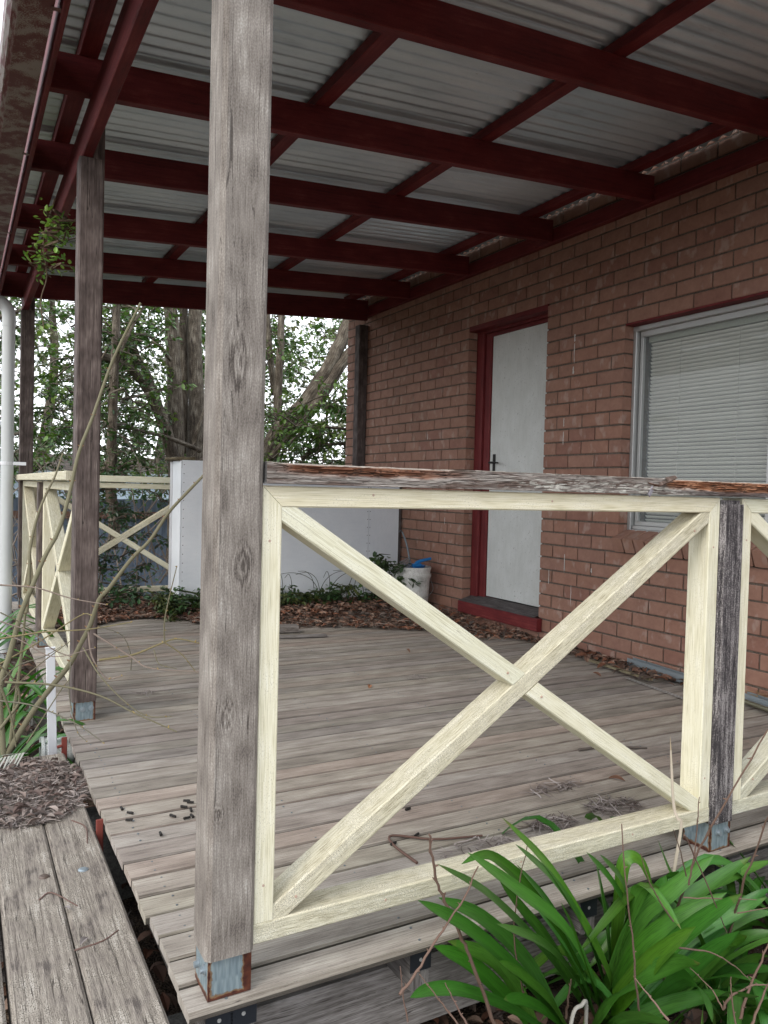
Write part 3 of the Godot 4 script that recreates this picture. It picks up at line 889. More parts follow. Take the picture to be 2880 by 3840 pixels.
func make_house() -> void:
	var house := thing("brick_house", "brown-red brick house wall with white door and blinded window", "house")
	var d0 := -3.63
	var d1 := -2.697
	var w0 := -1.987
	var w1 := -0.19
	for j in range(-3, 35):
		var y := -0.012 + COURSE * j
		var spans := []
		if j < 0:
			spans = [[-5.807, 1.6, d1]]
		elif j < 2:
			spans = [[-5.807, 1.6, d1]]
		elif j < 27:
			spans = [[-5.807, d0, d0], [d1, w0 if j >= 8 and j < 24 else 1.6, d1]]
			if j >= 8 and j < 24:
				spans.append([w1, 1.6, w1])
		else:
			spans = [[-5.807, -3.15, d0], [-3.15, 1.6, d1]]
		for s in spans:
			course(j, s[0], s[1], s[2])
	# mortar core, set back behind the brick faces, with the openings left out
	var core := MB.new()
	for b in [[-5.8, -3.637, -0.5, 3.02], [-2.69, -1.994, -0.5, 3.02], [-0.183, 3.0, -0.5, 3.02], [-3.637, -2.69, 2.315, 3.02], [-1.994, -0.183, 2.057, 3.02], [-3.637, -2.69, -0.5, 0.15], [-1.994, -0.183, -0.5, 0.672]]:
		block(core, V(WX + 0.0065, b[2], b[0]), V(WX + 0.225, b[3], b[1]), 0.0)
	put("mortar", core.mesh(), M["mortar"], house)
	# closed rooms behind, and the house roof over the wall
	var room := MB.new()
	for b in [[V(5.4, -0.5, -5.8), V(5.5, 3.02, 3.0)], [V(WX + 0.23, -0.5, -5.8), V(5.4, -0.4, 3.0)], [V(WX + 0.23, 2.7, -5.8), V(5.4, 2.8, 3.0)], [V(WX + 0.23, -0.4, -5.79), V(5.4, 2.7, -5.7)], [V(WX + 0.23, -0.4, 2.9), V(5.4, 2.7, 2.99)]]:
		block(room, b[0], b[1], 0.0)
	put("inner_shell", room.mesh(), M["room dark"], house)
	put("house_eave", block_mesh(V(2.72, 3.03, -6.3), V(7.0, 3.16, 3.3), 0.004, Color(0.5, 0.5, 0.5)), M["sheet metal"], house)
	# each brick stands alone; those that show smaller than the largest 300 are one mass
	var shown := []
	for r in brick_rows:
		var y: float = -0.012 + COURSE * r[0] + 0.038
		var c := V(WX, y, (r[1] + r[2]) / 2)
		var q := cam.global_transform.affine_inverse() * c
		var inside: bool = q.z < -0.1 and absf(q.x) < -q.z * 0.5 and absf(q.y) < -q.z * 0.665 and y < 2.72
		shown.append([(absf(r[1] - r[2]) * 0.076 * absf((c - cam.position).normalized().x) / c.distance_squared_to(cam.position)) if inside else 0.0, r])
	shown.sort_custom(func(a, b): return a[0] > b[0])
	var rest := MB.new()
	var shapes := {}
	for i in shown.size():
		var r: Array = shown[i][1]
		var l := snappedf(r[1] - r[2], 0.002)
		var y: float = -0.012 + COURSE * r[0] + 0.038
		var at := V(WX + rng.randf_range(-0.0015, 0.0015), y + rng.randf_range(-0.0008, 0.0008), r[1])
		if l < 0.03:
			continue
		var k := rng.randf_range(0.82, 1.12)
		var kind := rng.randi() % 5
		if i < 300:
			var key := "%.3f %d" % [l, kind]
			if not shapes.has(key):
				var mb := MB.new()
				var tn: float = [0.86, 0.95, 1.0, 1.04, 1.1][kind]
				beam(mb, V(0.055, 0, 0), V(0.055, 0, -l), 0.11, 0.076, Vector3.UP, 0.0035, Color(tn, tn * [0.93, 1.0, 0.97, 1.03, 1.01][kind], tn * [0.94, 1.02, 0.95, 1.06, 1.0][kind]))
				shapes[key] = mb.mesh()
			var o := put("brick", shapes[key], M["brick"], house)
			o.position = at
			o.rotation.x = rng.randf_range(-0.003, 0.003)
		else:
			beam(rest, at + V(0.055, 0, 0), at + V(0.055, 0, -l), 0.11, 0.076, Vector3.UP, 0.0035, Color(k, k, k * 0.98))
	stuff(put("brick_courses", rest.mesh(), M["brick"], house))
	# old white paint runs and lime smears on the bricks, each a thin crust with its own outline
	var drip := MB.new()
	for q in [[-2.42, 2.06, 0.006, 0.05], [-2.42, 2.0, 0.004, 0.13], [-2.425, 1.85, 0.007, 0.05], [-2.5, 1.52, 0.004, 0.06], [-2.5, 1.43, 0.004, 0.09], [-2.52, 1.12, 0.005, 0.07], [-2.45, 0.62, 0.003, 0.12], [-2.6, 0.5, 0.003, 0.1], [-2.38, 0.42, 0.0025, 0.14], [-4.2, 1.5, 0.004, 0.05], [-3.9, 0.8, 0.004, 0.06], [-2.2, 0.55, 0.006, 0.03]]:
		var up: float = q[1]
		var last := V(WX - 0.0028, up, q[0])
		var lw: float = q[2] * 0.6
		for st in 6:
			var np := V(WX - 0.0028, up - q[3] * (st + 1) / 6.0, q[0] + rng.randf_range(-0.0015, 0.0015))
			var nw: float = q[2] * rng.randf_range(0.5, 1.1) * (1.0 if st < 5 else 0.15)
			drip.flat(last + V(0, 0, -lw), last + V(0, 0, lw), np + V(0, 0, nw), np + V(0, 0, -nw), V(-1, 0, 0), Vector2.ZERO, Vector2.ZERO, Vector2.ZERO, Vector2.ZERO, Color(0.55, 0.53, 0.5))
			last = np
			lw = nw
	put("paint_run", drip.mesh(), M["matt"], house)
	# sloping sill of bricks on edge
	for i in 21:
		var z := w0 + 0.004 + i * 0.086 + 0.038
		var o := put("sill_brick", beam_mesh(V(3.165, 0.7665, z), V(3.043, 0.7165, z), 0.076, 0.09, Vector3.UP, 0.004, tint(1.0, 0.1)), M["brick"], house)
	# door: red frame, white leaf, step
	var red: Material = M["red paint"]
	var fr := MB.new()
	block(fr, V(3.166, 0.165, -3.629), V(3.31, 2.305, -3.535), 0.004, grey(0.95))
	block(fr, V(3.187, 0.165, -3.534), V(3.31, 2.25, -3.462), 0.004, grey(1.0))
	block(fr, V(3.166, 2.252, -3.534), V(3.31, 2.305, -2.66), 0.004, grey(0.9))
	block(fr, V(3.187, 2.224, -3.461), V(3.31, 2.2515, -2.66), 0.004, grey(0.95))
	block(fr, V(3.187, 0.165, -2.75), V(3.31, 2.2235, -2.66), 0.004)
	var frame := put("door_frame", fr.mesh(), red, house)
	put("lintel", block_mesh(V(3.0895, 2.272, -3.627), V(3.1655, 2.3125, -2.699), 0.002, grey(0.9)), red, house)
	var leaf := put("door_leaf", block_mesh(V(3.2, 0.207, -3.458), V(3.24, 2.2225, -2.752), 0.002), M["door paint"], house)
	var hd := MB.new()
	block(hd, V(3.192, 1.165, -3.415), V(3.1995, 1.31, -3.385), 0.002)
	tube(hd, PackedVector3Array([V(3.195, 1.243, -3.4), V(3.15, 1.243, -3.4)]), 0.008, 0.008, 10)
	tube(hd, smooth_path([V(3.15, 1.243, -3.4), V(3.148, 1.245, -3.36), V(3.15, 1.24, -3.29)], 4), 0.0085, 0.006, 10)
	put("handle", hd.mesh(), M["dark iron"], leaf)
	put("door_step", block_mesh(V(3.042, 0.068, -3.612), V(3.0865, 0.158, -2.657), 0.004, grey(1.1)), red, house)
	var tread := MB.new()
	tread.flat(V(3.043, 0.1585, -3.61), V(3.043, 0.1585, -2.7), V(3.2, 0.2, -2.7), V(3.2, 0.2, -3.61), V(-0.25, 0.97, 0), Vector2(0, 0), Vector2(0, 0.9), Vector2(0.16, 0.9), Vector2(0.16, 0), Color(0.42, 0.4, 0.42))
	put("step_tread", tread.mesh(), M["bearer wood"], house)
	# window
	var al: Material = M["aluminium"]
	var win := Node3D.new()
	win.name = "window"
	house.add_child(win, true)
	put("lintel", block_mesh(V(3.092, 2.0405, w0 + 0.002), V(3.2, 2.053, w1 - 0.002), 0.001), red, win)
	var f := MB.new()
	block(f, V(3.158, 2.010, w0 + 0.001), V(3.215, 2.04, w1 - 0.001), 0.003)
	block(f, V(3.158, 0.79, w0 + 0.001), V(3.215, 2.0095, w0 + 0.027), 0.003)
	block(f, V(3.158, 0.79, w1 - 0.034), V(3.215, 2.0095, w1 - 0.001), 0.003)
	block(f, V(3.15, 0.79, w0 + 0.035), V(3.215, 0.812, w1 - 0.035), 0.002)
	block(f, V(3.17, 0.8125, w0 + 0.035), V(3.215, 0.835, w1 - 0.035), 0.002)
	block(f, V(3.172, 0.836, -1.075), V(3.215, 2.0095, -1.035), 0.003)
	block(f, V(3.186, 0.836, w0 + 0.035), V(3.21, 0.862, -1.076), 0.002)
	block(f, V(3.186, 1.975, w0 + 0.035), V(3.21, 2.0095, -1.076), 0.002)
	block(f, V(3.186, 0.863, w0 + 0.035), V(3.21, 1.974, w0 + 0.056), 0.002)
	put("frame", f.mesh(), al, win)
	for p in [[w0 + 0.057, -1.077], [-1.034, w1 - 0.035]]:
		put("pane", block_mesh(V(3.197, 0.862, p[0]), V(3.201, 1.975, p[1]), 0.0), M["window glass"], win)
	for p in [[w0 + 0.065, -1.075], [-1.045, w1 - 0.05]]:
		put("blind_headrail", block_mesh(V(3.235, 1.945, p[0] - 0.01), V(3.275, 1.99, p[1]), 0.003, Color(0.5, 0.53, 0.48)), M["slat enamel"], win)
		var sm := MB.new()
		var l: float = p[1] - p[0]
		for q in 6:
			var f0 := -0.5 + q / 6.0
			var f1 := -0.5 + (q + 1) / 6.0
			var h0 := 0.0028 * (1.0 - 4.0 * f0 * f0)
			var h1 := 0.0028 * (1.0 - 4.0 * f1 * f1)
			var a := V(-h0, f0 * 0.0265, 0)
			var b := V(-h1, f1 * 0.0265, 0)
			var nn := V(-1, -(h1 - h0) / 0.0044, 0).normalized()
			sm.flat(a, b, b + V(0, 0, l), a + V(0, 0, l), nn, Vector2.ZERO, Vector2(0.01, 0), Vector2(0.01, 1), Vector2(0, 1), Color.WHITE)
		var slat_shape := sm.mesh()
		for k in 48:
			var y := 1.93 - k * 0.0226
			var s := put("slat", slat_shape, M["slat enamel"], win)
			s.position = V(3.252, y, p[0] + rng.randf_range(-0.002, 0.002))
			s.rotation = Vector3(rng.randf_range(-0.0015, 0.0015), 0, deg_to_rad(46.0 + rng.randf_range(-3, 3)))
		for fz in [0.27, 0.73]:
			put("ladder_cord", block_mesh(V(3.236, 0.85, p[0] + l * fz - 0.0012), V(3.2375, 1.95, p[0] + l * fz + 0.0012), 0.0, grey(0.8)), M["slat enamel"], win)


func make_cabinet() -> void:
	var c := thing("white_cabinet", "tall white sheeted cabinet standing across the far end of the deck", "cabinet")
	var m: Material = M["white board"]
	put("front_panel", block_mesh(V(1.098, 0.07, -4.606), V(2.745, 1.205, -4.6), 0.001), m, c)
	put("front_panel", block_mesh(V(2.748, 0.07, -4.606), V(3.052, 1.205, -4.6), 0.001, grey(0.98)), m, c)
	put("side_board", block_mesh(V(1.088, 0.02, -4.86), V(1.096, 1.2, -4.608), 0.001, Color(1.02, 1.02, 1.04)), m, c)
	put("rear_upright", block_mesh(V(1.083, 0.02, -4.93), V(1.098, 1.195, -4.863), 0.002, Color(0.74, 0.72, 0.72)), m, c)
	put("base_rail", block_mesh(V(1.11, 0.003, -4.64), V(3.05, 0.068, -4.603), 0.003, Color(1.0, 0.62, 0.42)), M["bearer wood"], c)
	put("corner_trim", block_mesh(V(3.0535, 0.02, -4.62), V(3.078, 1.2, -4.597), 0.002, grey(0.6)), M["dark post wood"], c)
	put("top_rail", block_mesh(V(1.1, 1.15, -4.65), V(3.05, 1.195, -4.607), 0.002), M["bearer wood"], c)
	put("back_panel", block_mesh(V(1.1, 0.02, -4.94), V(3.05, 1.15, -4.93), 0.001), m, c)
	var nl := MB.new()
	for k in 16:
		for x in [1.112, 2.735, 2.76]:
			var p := V(x, 0.12 + k * 0.07, -4.5995)
			tube(nl, PackedVector3Array([p, p + V(0, 0, 0.0012)]), 0.0038, 0.003, 6)
	stuff(put("nail_heads", nl.mesh(), M["dark iron"], c))
	var bark := thing("bark_strip", "brown strip of bark lying on the corner of the white cabinet", "bark")
	var bm := MB.new()
	tube(bm, smooth_path([V(1.04, 1.216, -4.9), V(1.06, 1.219, -4.75), V(1.09, 1.215, -4.63), V(1.2, 1.217, -4.62)], 4), 0.012, 0.018, 6, Color(1.3, 1.0, 0.8), 0.3)
	put("curl", bm.mesh(), M["bark"], bark)
	# bucket with tools
	var b := thing("white_bucket", "dirty white plastic bucket by the brick wall holding old tools", "bucket", "", V(2.885, 0.0, -4.06))
	var mb := MB.new()
	lathe(mb, [Vector2(0.0, 0.012), Vector2(0.128, 0.01), Vector2(0.132, 0.02), Vector2(0.147, 0.30), Vector2(0.157, 0.302), Vector2(0.158, 0.328), Vector2(0.149, 0.33), Vector2(0.15, 0.362), Vector2(0.155, 0.364), Vector2(0.156, 0.384), Vector2(0.149, 0.386), Vector2(0.146, 0.38), Vector2(0.13, 0.05), Vector2(0.0, 0.05)], Vector3.ZERO, 32)
	put("pail", mb.mesh(), M["pale plastic"], b)
	for s in [-1.0, 1.0]:
		put("handle_lug", block_mesh(V(0.16 * s - 0.012, 0.28, -0.02), V(0.16 * s + 0.012, 0.325, 0.02), 0.004), M["pale plastic"], b)
	put("wire_handle", tube_mesh([V(-0.165, 0.30, 0), V(-0.13, 0.2, 0.12), V(0.0, 0.14, 0.165), V(0.13, 0.2, 0.12), V(0.165, 0.30, 0)], 0.002, 0.002, 6, 5), M["galvanised"], b)
	var gun := thing("blue_hand_tool", "bright blue plastic tool handle poking out of the white bucket", "tool", "", V(2.885, 0.39, -4.06))
	var gm := MB.new()
	tube(gm, smooth_path([V(0.0, -0.08, 0.03), V(0.01, 0.0, 0.03), V(0.04, 0.035, 0.03), V(0.15, 0.06, 0.04)], 5), 0.022, 0.011, 10)
	put("grip", gm.mesh(), M["blue plastic"], gun)
	put("guard", block_mesh(V(-0.025, -0.02, 0.015), V(0.055, 0.022, 0.055), 0.008), M["blue plastic"], gun)
	var dish := MB.new()
	lathe(dish, [Vector2(0.0, -0.02), Vector2(0.085, -0.02), Vector2(0.1, 0.008), Vector2(0.095, 0.008), Vector2(0.08, -0.014), Vector2(0.0, -0.014)], V(0.03, -0.005, -0.03), 24, Color(0.7, 0.8, 0.9))
	put("dish", dish.mesh(), M["blue plastic"], gun)
	var rod := thing("grey_rod", "thin grey rod leaning from the white bucket towards the bricks", "rod")
	put("shaft", tube_mesh([V(2.9, 0.34, -4.1), V(2.885, 0.55, -4.16), V(2.86, 0.66, -4.2)], 0.008, 0.007, 8, 4, grey(0.5)), M["galvanised"], rod)
	put("hook", tube_mesh([V(2.86, 0.66, -4.2), V(2.845, 0.675, -4.2), V(2.825, 0.66, -4.2)], 0.006, 0.004, 6, 4, grey(0.4)), M["galvanised"], rod)
	var bas := thing("grey_mesh_basket", "small grey lattice basket tipped in the white bucket", "basket", "", V(2.80, 0.405, -4.02))
	var lm := MB.new()
	for k in 7:
		var o := -0.06 + k * 0.02
		block(lm, V(o - 0.003, -0.045, 0), V(o + 0.003, 0.045, 0.006), 0.001)
		if k < 5:
			block(lm, V(-0.065, -0.043 + k * 0.02, 0.0065), V(0.065, -0.037 + k * 0.02, 0.011), 0.001)
	var g := put("lattice", lm.mesh(), plain("grey lattice", rgb(120, 122, 124), 0.6), bas)
	g.rotation = Vector3(-0.5, 0.3, 0.25)


# ---------- ground, walkway, odds and ends

func make_ground() -> void:
	var xs := [-120.0, -40.0, -15.0, -8.0, -5.0, -3.0, -2.0, -1.4, -1.0, -0.7, -0.4, -0.1, 0.2, 0.5, 0.8, 1.1, 1.4, 1.8, 2.4, 3.2, 4.5, 7.0, 12.0, 40.0, 120.0]
	var zs := [60.0, 20.0, 8.0, 4.0, 2.5, 1.8, 1.4, 1.1, 0.8, 0.5, 0.3, 0.1, -0.1, -0.4, -0.8, -1.3, -1.8, -2.4, -3.0, -3.8, -4.6, -5.5, -6.5, -7.5, -9.0, -12.0, -18.0, -40.0, -140.0]
	var nz := FastNoiseLite.new()
	nz.seed = 3
	nz.frequency = 0.8
	var hgt := func(x: float, z: float) -> float: return ground_y(x, z) + nz.get_noise_2d(x, z) * 0.05
	var mb := MB.new()
	for i in xs.size() - 1:
		for j in zs.size() - 1:
			var p := [V(xs[i], 0, zs[j]), V(xs[i + 1], 0, zs[j]), V(xs[i + 1], 0, zs[j + 1]), V(xs[i], 0, zs[j + 1])]
			var ns := []
			for k in 4:
				p[k].y = hgt.call(p[k].x, p[k].z)
				ns.append(V(hgt.call(p[k].x - 0.05, p[k].z) - hgt.call(p[k].x + 0.05, p[k].z), 0.1, hgt.call(p[k].x, p[k].z - 0.05) - hgt.call(p[k].x, p[k].z + 0.05)).normalized())
			mb.tri(p[0], p[1], p[2], ns[0], ns[1], ns[2], Vector2.ZERO, Vector2.ZERO, Vector2.ZERO, Color.WHITE, Color.WHITE, Color.WHITE)
			mb.tri(p[0], p[2], p[3], ns[0], ns[2], ns[3], Vector2.ZERO, Vector2.ZERO, Vector2.ZERO, Color.WHITE, Color.WHITE, Color.WHITE)
	put("ground", mb.mesh(), M["soil"]).set_meta("kind", "structure")
	# a bank of dry growth far behind
	var bank := MB.new()
	var bn := FastNoiseLite.new()
	bn.seed = 12
	bn.frequency = 0.35
	var bh := func(x: float, f: float) -> Vector3: return V(x, -0.7 + 2.6 * sin(f * PI * 0.5) + bn.get_noise_2d(x, f * 20.0) * 0.5 * f, -19.0 - f * 9.0 + bn.get_noise_2d(x + 30.0, f * 9.0))
	for i in 60:
		for j in 10:
			var x := -22.0 + i * 0.9
			var a: Vector3 = bh.call(x, j / 10.0)
			var b: Vector3 = bh.call(x + 0.9, j / 10.0)
			var c: Vector3 = bh.call(x + 0.9, (j + 1) / 10.0)
			var d: Vector3 = bh.call(x, (j + 1) / 10.0)
			var nn := (c - a).cross(d - b).normalized()
			nn = nn if nn.y > 0.0 else -nn
			mb = bank
			mb.flat(a, b, c, d, nn, Vector2.ZERO, Vector2.ZERO, Vector2.ZERO, Vector2.ZERO, Color(3.0, 2.6, 2.2) * rng.randf_range(0.8, 1.2))
	put("hill", bank.mesh(), M["soil"]).set_meta("kind", "structure")


func make_walkway() -> void:
	var rows := [
		["weathered sleeper plank of the walkway beside the deck gap", -0.068, -0.1965, -1.70, 0.95],
		["cracked sleeper plank with rusty bolt heads, middle of the walkway", -0.1995, -0.336, -1.62, 0.95],
		["outer sleeper plank of the walkway beyond the dark slit", -0.3455, -0.49, -1.66, 0.95],
	]
	for r in rows:
		var p := thing("walkway_sleeper", r[0], "sleeper", "old sleepers laid as a walkway")
		var mb := MB.new()
		var y := -0.03 + rng.randf_range(-0.003, 0.003)
		var last := r[3] as float
		# a few lengths, so that the top sags and rises
		beam(mb, V((r[1] + r[2]) / 2, y - 0.034, r[4]), V((r[1] + r[2]) / 2 + 0.002, y - 0.034, last), r[1] - r[2], 0.068, Vector3.UP, 0.007, tint(0.98, 0.06, 0.01), off())
		put("plank", mb.mesh(), M["sleeper wood"], p)
		if r[1] < -0.15 and r[1] > -0.3:
			for q in [[-0.228, -0.72, Color(0.5, 0.32, 0.24)], [-0.224, -1.25, Color(0.5, 0.32, 0.24)]]:
				var b := MB.new()
				lathe(b, [Vector2(0.014, -0.002), Vector2(0.0135, 0.0015), Vector2(0.009, 0.0038), Vector2(0.0, 0.0044)], V(q[0], y, q[1]), 14, q[2])
				put("bolt_head", b.mesh(), M["galvanised"], p)
		elif r[1] > -0.1:
			var b := MB.new()
			lathe(b, [Vector2(0.014, -0.002), Vector2(0.0135, 0.0015), Vector2(0.009, 0.0038), Vector2(0.0, 0.0044)], V(-0.132, y, -0.715), 14)
			put("bolt_head", b.mesh(), M["galvanised"], p)
	for b in [[-0.06, 0.3], [-0.06, -0.9]]:
		var c := thing("walkway_bearer", "dark timber bearer under the walkway sleepers, %s one" % ("nearer" if b[1] > 0.0 else "farther"), "bearer", "bearers under the walkway")
		put("timber", block_mesh(V(-0.5, -0.38, b[1] - 0.05), V(-0.062, -0.1, b[1] + 0.05), 0.004, grey(0.7)), M["bearer wood"], c)
	var st := thing("red_stake", "rusty red steel stake standing in the gap beside the deck", "stake")
	put("bar", beam_mesh(V(-0.053, -0.4, -0.935), V(-0.0555, 0.005, -0.945), 0.02, 0.012, V(0, 0, 1), 0.002), M["red stake paint"], st)
	var st2 := thing("red_stake", "short red steel stake with a bolt past the end of the walkway", "stake")
	put("bar", beam_mesh(V(-0.062, -0.4, -1.74), V(-0.064, 0.02, -1.74), 0.02, 0.012, V(0, 0, 1), 0.002), M["red stake paint"], st2)
	put("bolt", tube_mesh([V(-0.075, -0.01, -1.735), V(-0.09, -0.012, -1.733)], 0.006, 0.006, 6, 2), M["red stake paint"], st2)
	var ws := thing("white_stake", "flat white plastic stake leaning beside the deck edge", "stake")
	put("bar", beam_mesh(V(-0.083, -0.4, -1.86), V(-0.107, 0.348, -1.86), 0.034, 0.01, V(0, 0, 1), 0.002), M["white plastic"], ws)
	put("cap", block_mesh(V(-0.126, 0.347, -1.868), V(-0.088, 0.353, -1.852), 0.002), M["white plastic"], ws)
	var tub := thing("grey_tub", "grey ribbed plastic tub lying under the deck edge among the leaves", "tub")
	var tm := MB.new()
	var tc := PackedVector3Array()
	for k in 13:
		tc.append(V(-0.12 + k * 0.012, -0.13, -2.05))
	for k in 12:
		tube(tm, PackedVector3Array([tc[k], tc[k + 1]]), 0.062 if k % 3 else 0.067, 0.062 if k % 3 else 0.067, 20, Color(0.8, 0.85, 0.88))
	put("shell", tm.mesh(), M["pale plastic"], tub)


func scrap(called: String, label: String, cat: String, mesh: Mesh, mat: String, group := "") -> void:
	tag(put(called, mesh, M[mat]), label, cat, group)


func strips(at: Vector3, n: int, spread: Vector2, l: float, dark: Color, pale: Color, up := 0.012) -> ArrayMesh:
	# dry curled strips and twigs lying over each other
	var mb := MB.new()
	for i in n:
		var a := rng.randf() * TAU
		var r := sqrt(rng.randf())
		var c := at + V(cos(a) * r * spread.x, rng.randf() * up * (1.0 - r * 0.7) + 0.002, sin(a) * r * spread.y)
		var f := rng.randf() * TAU
		var ll := l * rng.randf_range(0.4, 1.2)
		var d := V(cos(f), rng.randf_range(-0.08, 0.12), sin(f))
		var bend := V(-sin(f), rng.randf_range(-0.1, 0.25), cos(f)) * rng.randf_range(-0.35, 0.35)
		var w := rng.randf_range(0.0009, 0.0026)
		var side := V(-sin(f), rng.randf_range(-0.6, 0.6), cos(f)).normalized() * w
		var nn := side.cross(d).normalized()
		nn = nn if nn.y > 0.0 else -nn
		var col := dark.lerp(pale, rng.randf())
		var last := c - d * ll * 0.5
		for s in 4:
			var q := (s + 1) / 4.0
			var p := c + d * ll * (q - 0.5) + bend * ll * (q - 0.5) * (q - 0.5) * 2.0
			p.y = maxf(p.y, at.y + 0.001)
			var k0 := 1.0 - 0.6 * absf(s / 4.0 - 0.4)
			var k1 := 1.0 - 0.8 * absf(q - 0.4)
			mb.flat(last - side * k0, last + side * k0, p + side * k1, p - side * k1, nn, Vector2.ZERO, Vector2.ZERO, Vector2.ZERO, Vector2.ZERO, col)
			last = p
	return mb.mesh()


func dry_leaf_mesh(sd: int, col := Color.WHITE) -> ArrayMesh:
	# one curled dead leaf, 1 unit long
	var r := RandomNumberGenerator.new()
	r.seed = sd
	var mb := MB.new()
	var curl := r.randf_range(0.5, 1.6)
	var roll := r.randf_range(0.3, 1.1)
	var pt := func(u: float, v: float) -> Vector3:
		var w := 0.26 * pow(sin(PI * clampf(u, 0.02, 0.99)), 0.75) * v
		return V(w * cos(roll * v), 0.12 * sin(PI * u) * curl * 0.6 + absf(w) * sin(roll) * 0.9, u - 0.5)
	for i in 5:
		for j in 2:
			var v0 := -1.0 + j
			var a: Vector3 = pt.call(i / 5.0, v0)
			var b: Vector3 = pt.call((i + 1) / 5.0, v0)
			var c: Vector3 = pt.call((i + 1) / 5.0, v0 + 1.0)
			var d: Vector3 = pt.call(i / 5.0, v0 + 1.0)
			var nn := (c - a).cross(d - b).normalized()
			nn = nn if nn.y > 0.0 else -nn
			mb.flat(a, b, c, d, nn, Vector2.ZERO, Vector2.ZERO, Vector2.ZERO, Vector2.ZERO, col * (1.0 - 0.12 * j))
	return mb.mesh()


func scatter(called: String, mesh: Mesh, mat: Material, xf: Array, cols: Array, parent: Node3D = self) -> MultiMeshInstance3D:
	var mm := MultiMesh.new()
	mm.transform_format = MultiMesh.TRANSFORM_3D
	mm.use_colors = true
	mm.mesh = mesh
	mm.instance_count = xf.size()
	for i in xf.size():
		mm.set_instance_transform(i, xf[i])
		mm.set_instance_color(i, cols[i])
	var o := MultiMeshInstance3D.new()
	o.name = numbered(called, parent)
	o.multimesh = mm
	o.material_override = mat
	parent.add_child(o, true)
	o.set_meta("kind", "stuff")
	return o


func turned(scale: float, flat := 0.35) -> Basis:
	return Basis.from_euler(V(rng.randf_range(-flat, flat), rng.randf() * TAU, rng.randf_range(-flat, flat))).scaled(Vector3.ONE * scale)


